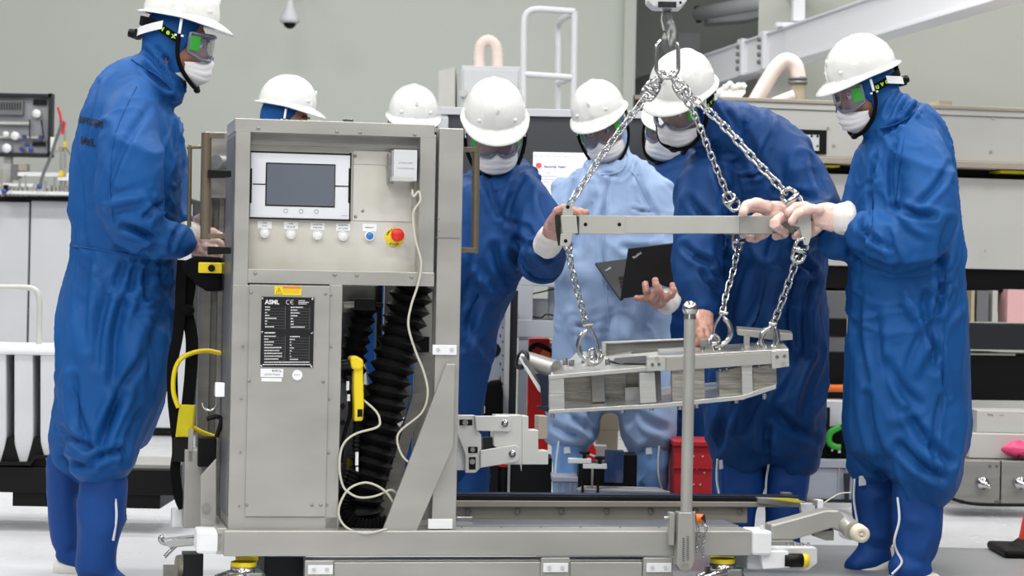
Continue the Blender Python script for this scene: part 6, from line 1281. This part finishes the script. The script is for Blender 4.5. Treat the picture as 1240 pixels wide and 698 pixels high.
hand(F, [(960, 262, -.47, 13, .026), (946, 258, -.50, 14, .028), (932, 255, -.52, 12, .024)],
     [[(930, 250, -.54, 6.5), (916, 246, -.56, 6), (904, 249, -.58, 5.6), (900, 257, -.60, 5)], [(928, 255, -.50, 6.2), (913, 251, -.50, 5.8), (902, 255, -.51, 5.3), (899, 263, -.51, 4.8)], [(930, 262, -.46, 6), (916, 264, -.42, 5.6), (905, 274, -.40, 5.3), (900, 284, -.42, 4.8)], [(936, 270, -.45, 6.5), (925, 282, -.42, 6.5), (914, 288, -.42, 6), (908, 288, -.44, 5)], [(944, 264, -.54, 6.5), (938, 272, -.58, 6), (950, 283, -.5, 5), (940, 286, -.46, 5)]],
     GLOVE, [(968, 265, -.42, 17, .048), (958, 263, -.46, 16, .04), (951, 261, -.48, 14, .032)])
hand(F, [(852, 380, -.33, 12, .024), (851, 392, -.35, 13, .026), (850, 402, -.36, 11, .022)],
     [[(843, 398, -.38, 4.6), (842, 408, -.39, 4.4), (843, 416, -.38, 4)], [(849, 401, -.39, 4.8), (850, 411, -.40, 4.6), (852, 419, -.39, 4)], [(855, 400, -.38, 4.8), (857, 410, -.39, 4.5), (860, 417, -.38, 4)], [(859, 396, -.36, 4.6), (862, 405, -.37, 4.2), (865, 412, -.36, 3.8)], [(842, 388, -.36, 4.8), (839, 397, -.39, 4.6), (840, 405, -.40, 4)]], GLOVES)
# ---------------- 8: right worker, side view, holding the beam end
F, M = person(7.83, (1049, 108, 0, -74, 20, 4, .98), 'worker in blue coverall standing at the right edge, holding the beam end')
torso = [(1080, 138, .02, 32, .09), (1090, 158, .02, 50, .14), (1095, 182, .02, 58, .17), (1096, 215, .02, 62, .19), (1096, 260, .02, 66, .2), (1097, 310, .02, 69, .21), (1098, 360, .02, 71, .21), (1098, 410, .02, 72, .22), (1098, 460, .02, 75, .22), (1097, 510, .02, 76, .22), (1096, 545, .02, 72, .21)]
collar = [(1078, 128, 0, 30, .09), (1082, 142, .0, 38, .11), (1084, 152, 0, 42, .12)]
l1 = [(1118, 500, -.06, 54, .14), (1118, 550, -.08, 50, .15), (1118, 585, -.08, 44, .14), (1112, 604, -.08, 30, .1)]
l2_ = [(1072, 490, .1, 48, .13), (1064, 540, .1, 42, .13), (1056, 568, .1, 30, .11), (1056, 582, .1, 22, .09)]
arm = [(1100, 168, -.05, 24, .09), (1114, 190, -.12, 31, .10), (1123, 220, -.17, 33, .10), (1124, 255, -.20, 36, .11), (1112, 290, -.20, 36, .11), (1085, 296, -.18, 34, .10), (1058, 288, -.16, 30, .085), (1036, 276, -.14, 24, .06)]
farm = [(1060, 190, .14, 28, .08), (1045, 240, .1, 26, .08), (1025, 290, .02, 24, .08), (1003, 296, -.04, 18, .06)]
S8 = [(1085, 250, 1130, 262, 4, 18), (1090, 262, 1125, 285, 5, -8), (1110, 250, 1150, 200, 4, 8), (1040, 272, 1075, 300, 3.5, 12), (1050, 262, 1045, 310, 4, 12), (1075, 280, 1090, 320, 4, 10), (1030, 305, 1080, 325, 4, 14), (1080, 325, 1140, 315, 4, 14), (1060, 190, 1058, 270, 2.5, 10), (1085, 170, 1082, 250, 3, 10), (1150, 270, 1140, 350, 5, 12), (1120, 355, 1135, 430, 4, 12), (1140, 350, 1133, 450, 3.5, 12), (1145, 330, 1148, 480, 3, 8), (1095, 350, 1120, 400, 6, -10), (1130, 410, 1110, 450, 6, -12), (1040, 350, 1050, 460, 5, 10), (1060, 380, 1085, 500, 6, 10), (1075, 440, 1110, 490, 6, 12), (1050, 480, 1070, 560, 5, 12), (1100, 500, 1150, 560, 5, 14), (1090, 540, 1140, 580, 5, 14), (1140, 480, 1135, 580, 3, 8), (1040, 555, 1075, 575, 4, 14), (1120, 120, 1095, 150, 3, 12), (1105, 115, 1085, 155, 3, 10), (1095, 108, 1075, 140, 3, 10), (1070, 160, 1100, 140, 3, 12)]
s8 = coverall(F, M, [(torso, .35), (collar, 1), (l1, .5), (l2_, .5), (arm, .9), (farm, .9)], BLUE, S8, amp=.0075, seed=71)
headgear(F, M)
seam(s8, F, [(1063, 180), (1059, 210), (1056, 250), (1055, 275)], BLUE, .003, 'front_placket'); seam(s8, F, [(1146, 325), (1144, 400), (1142, 480), (1138, 560), (1136, 590)], BLUE, .0022); seam(s8, F, [(1095, 165), (1088, 210), (1084, 250)], BLUE, .002); seam(s8, F, [(1112, 118), (1108, 134), (1090, 148), (1066, 155)], BLUE, .004, 'collar_edge')
boot(F, [(1112, 585, -.08, 29, .09), (1111, 620, -.08, 29, .09), (1110, 650, -.08, 28, .085), (1106, 672, -.08, 24, .08)], [(1112, 682, -.08, 20, .06), (1100, 690, -.10, 24, .06), (1088, 696, -.12, 20, .05)], BOOTB, [(1087, 603, -.14), (1089, 630, -.165), (1083, 655, -.165), (1086, 668, -.15), (1092, 682, -.16), (1080, 696, -.17)], None, [(1128, 698, -.08, 5, .06), (1105, 702, -.1, 7, .065), (1072, 703, -.12, 5, .05)], 10)
boot(F, [(1059, 566, .1, 25, .085), (1058, 600, .1, 25, .085), (1060, 635, .1, 24, .08), (1062, 658, .1, 20, .07)], [(1066, 668, .1, 19, .06), (1050, 678, .08, 17, .055), (1030, 688, .06, 9, .045)], BOOTB, [(1035, 580, .04), (1034, 605, .035), (1038, 632, .035)], (1040, 577, 1048, 588, .012), [(1078, 682, .1, 10, .05), (1055, 689, .08, 8, .055), (1024, 694, .06, 4, .04)], 12)
hand(F, [(1012, 265, -.13, 17, .03), (1000, 262, -.13, 17, .03), (988, 262, -.12, 14, .026)],
     [[(986, 254, -.13, 6.5), (974, 250, -.13, 6), (963, 251, -.14, 5.6), (955, 257, -.16, 5)], [(984, 258, -.08, 6.2), (972, 256, -.05, 5.8), (962, 260, -.03, 5.2), (957, 268, -.03, 4.8)], [(988, 272, -.10, 6), (978, 278, -.08, 5.6), (970, 282, -.07, 5.2), (963, 286, -.07, 4.6)], [(990, 276, -.12, 6), (984, 282, -.10, 5.2), (976, 285, -.09, 4.6)], [(992, 254, -.16, 6.6), (978, 254, -.18, 6.2), (966, 259, -.19, 5.6), (959, 268, -.19, 4.6)]],
     GLOVE, [(1030, 265, -.14, 22, .042), (1020, 265, -.14, 20, .038), (1012, 265, -.13, 17, .032)])
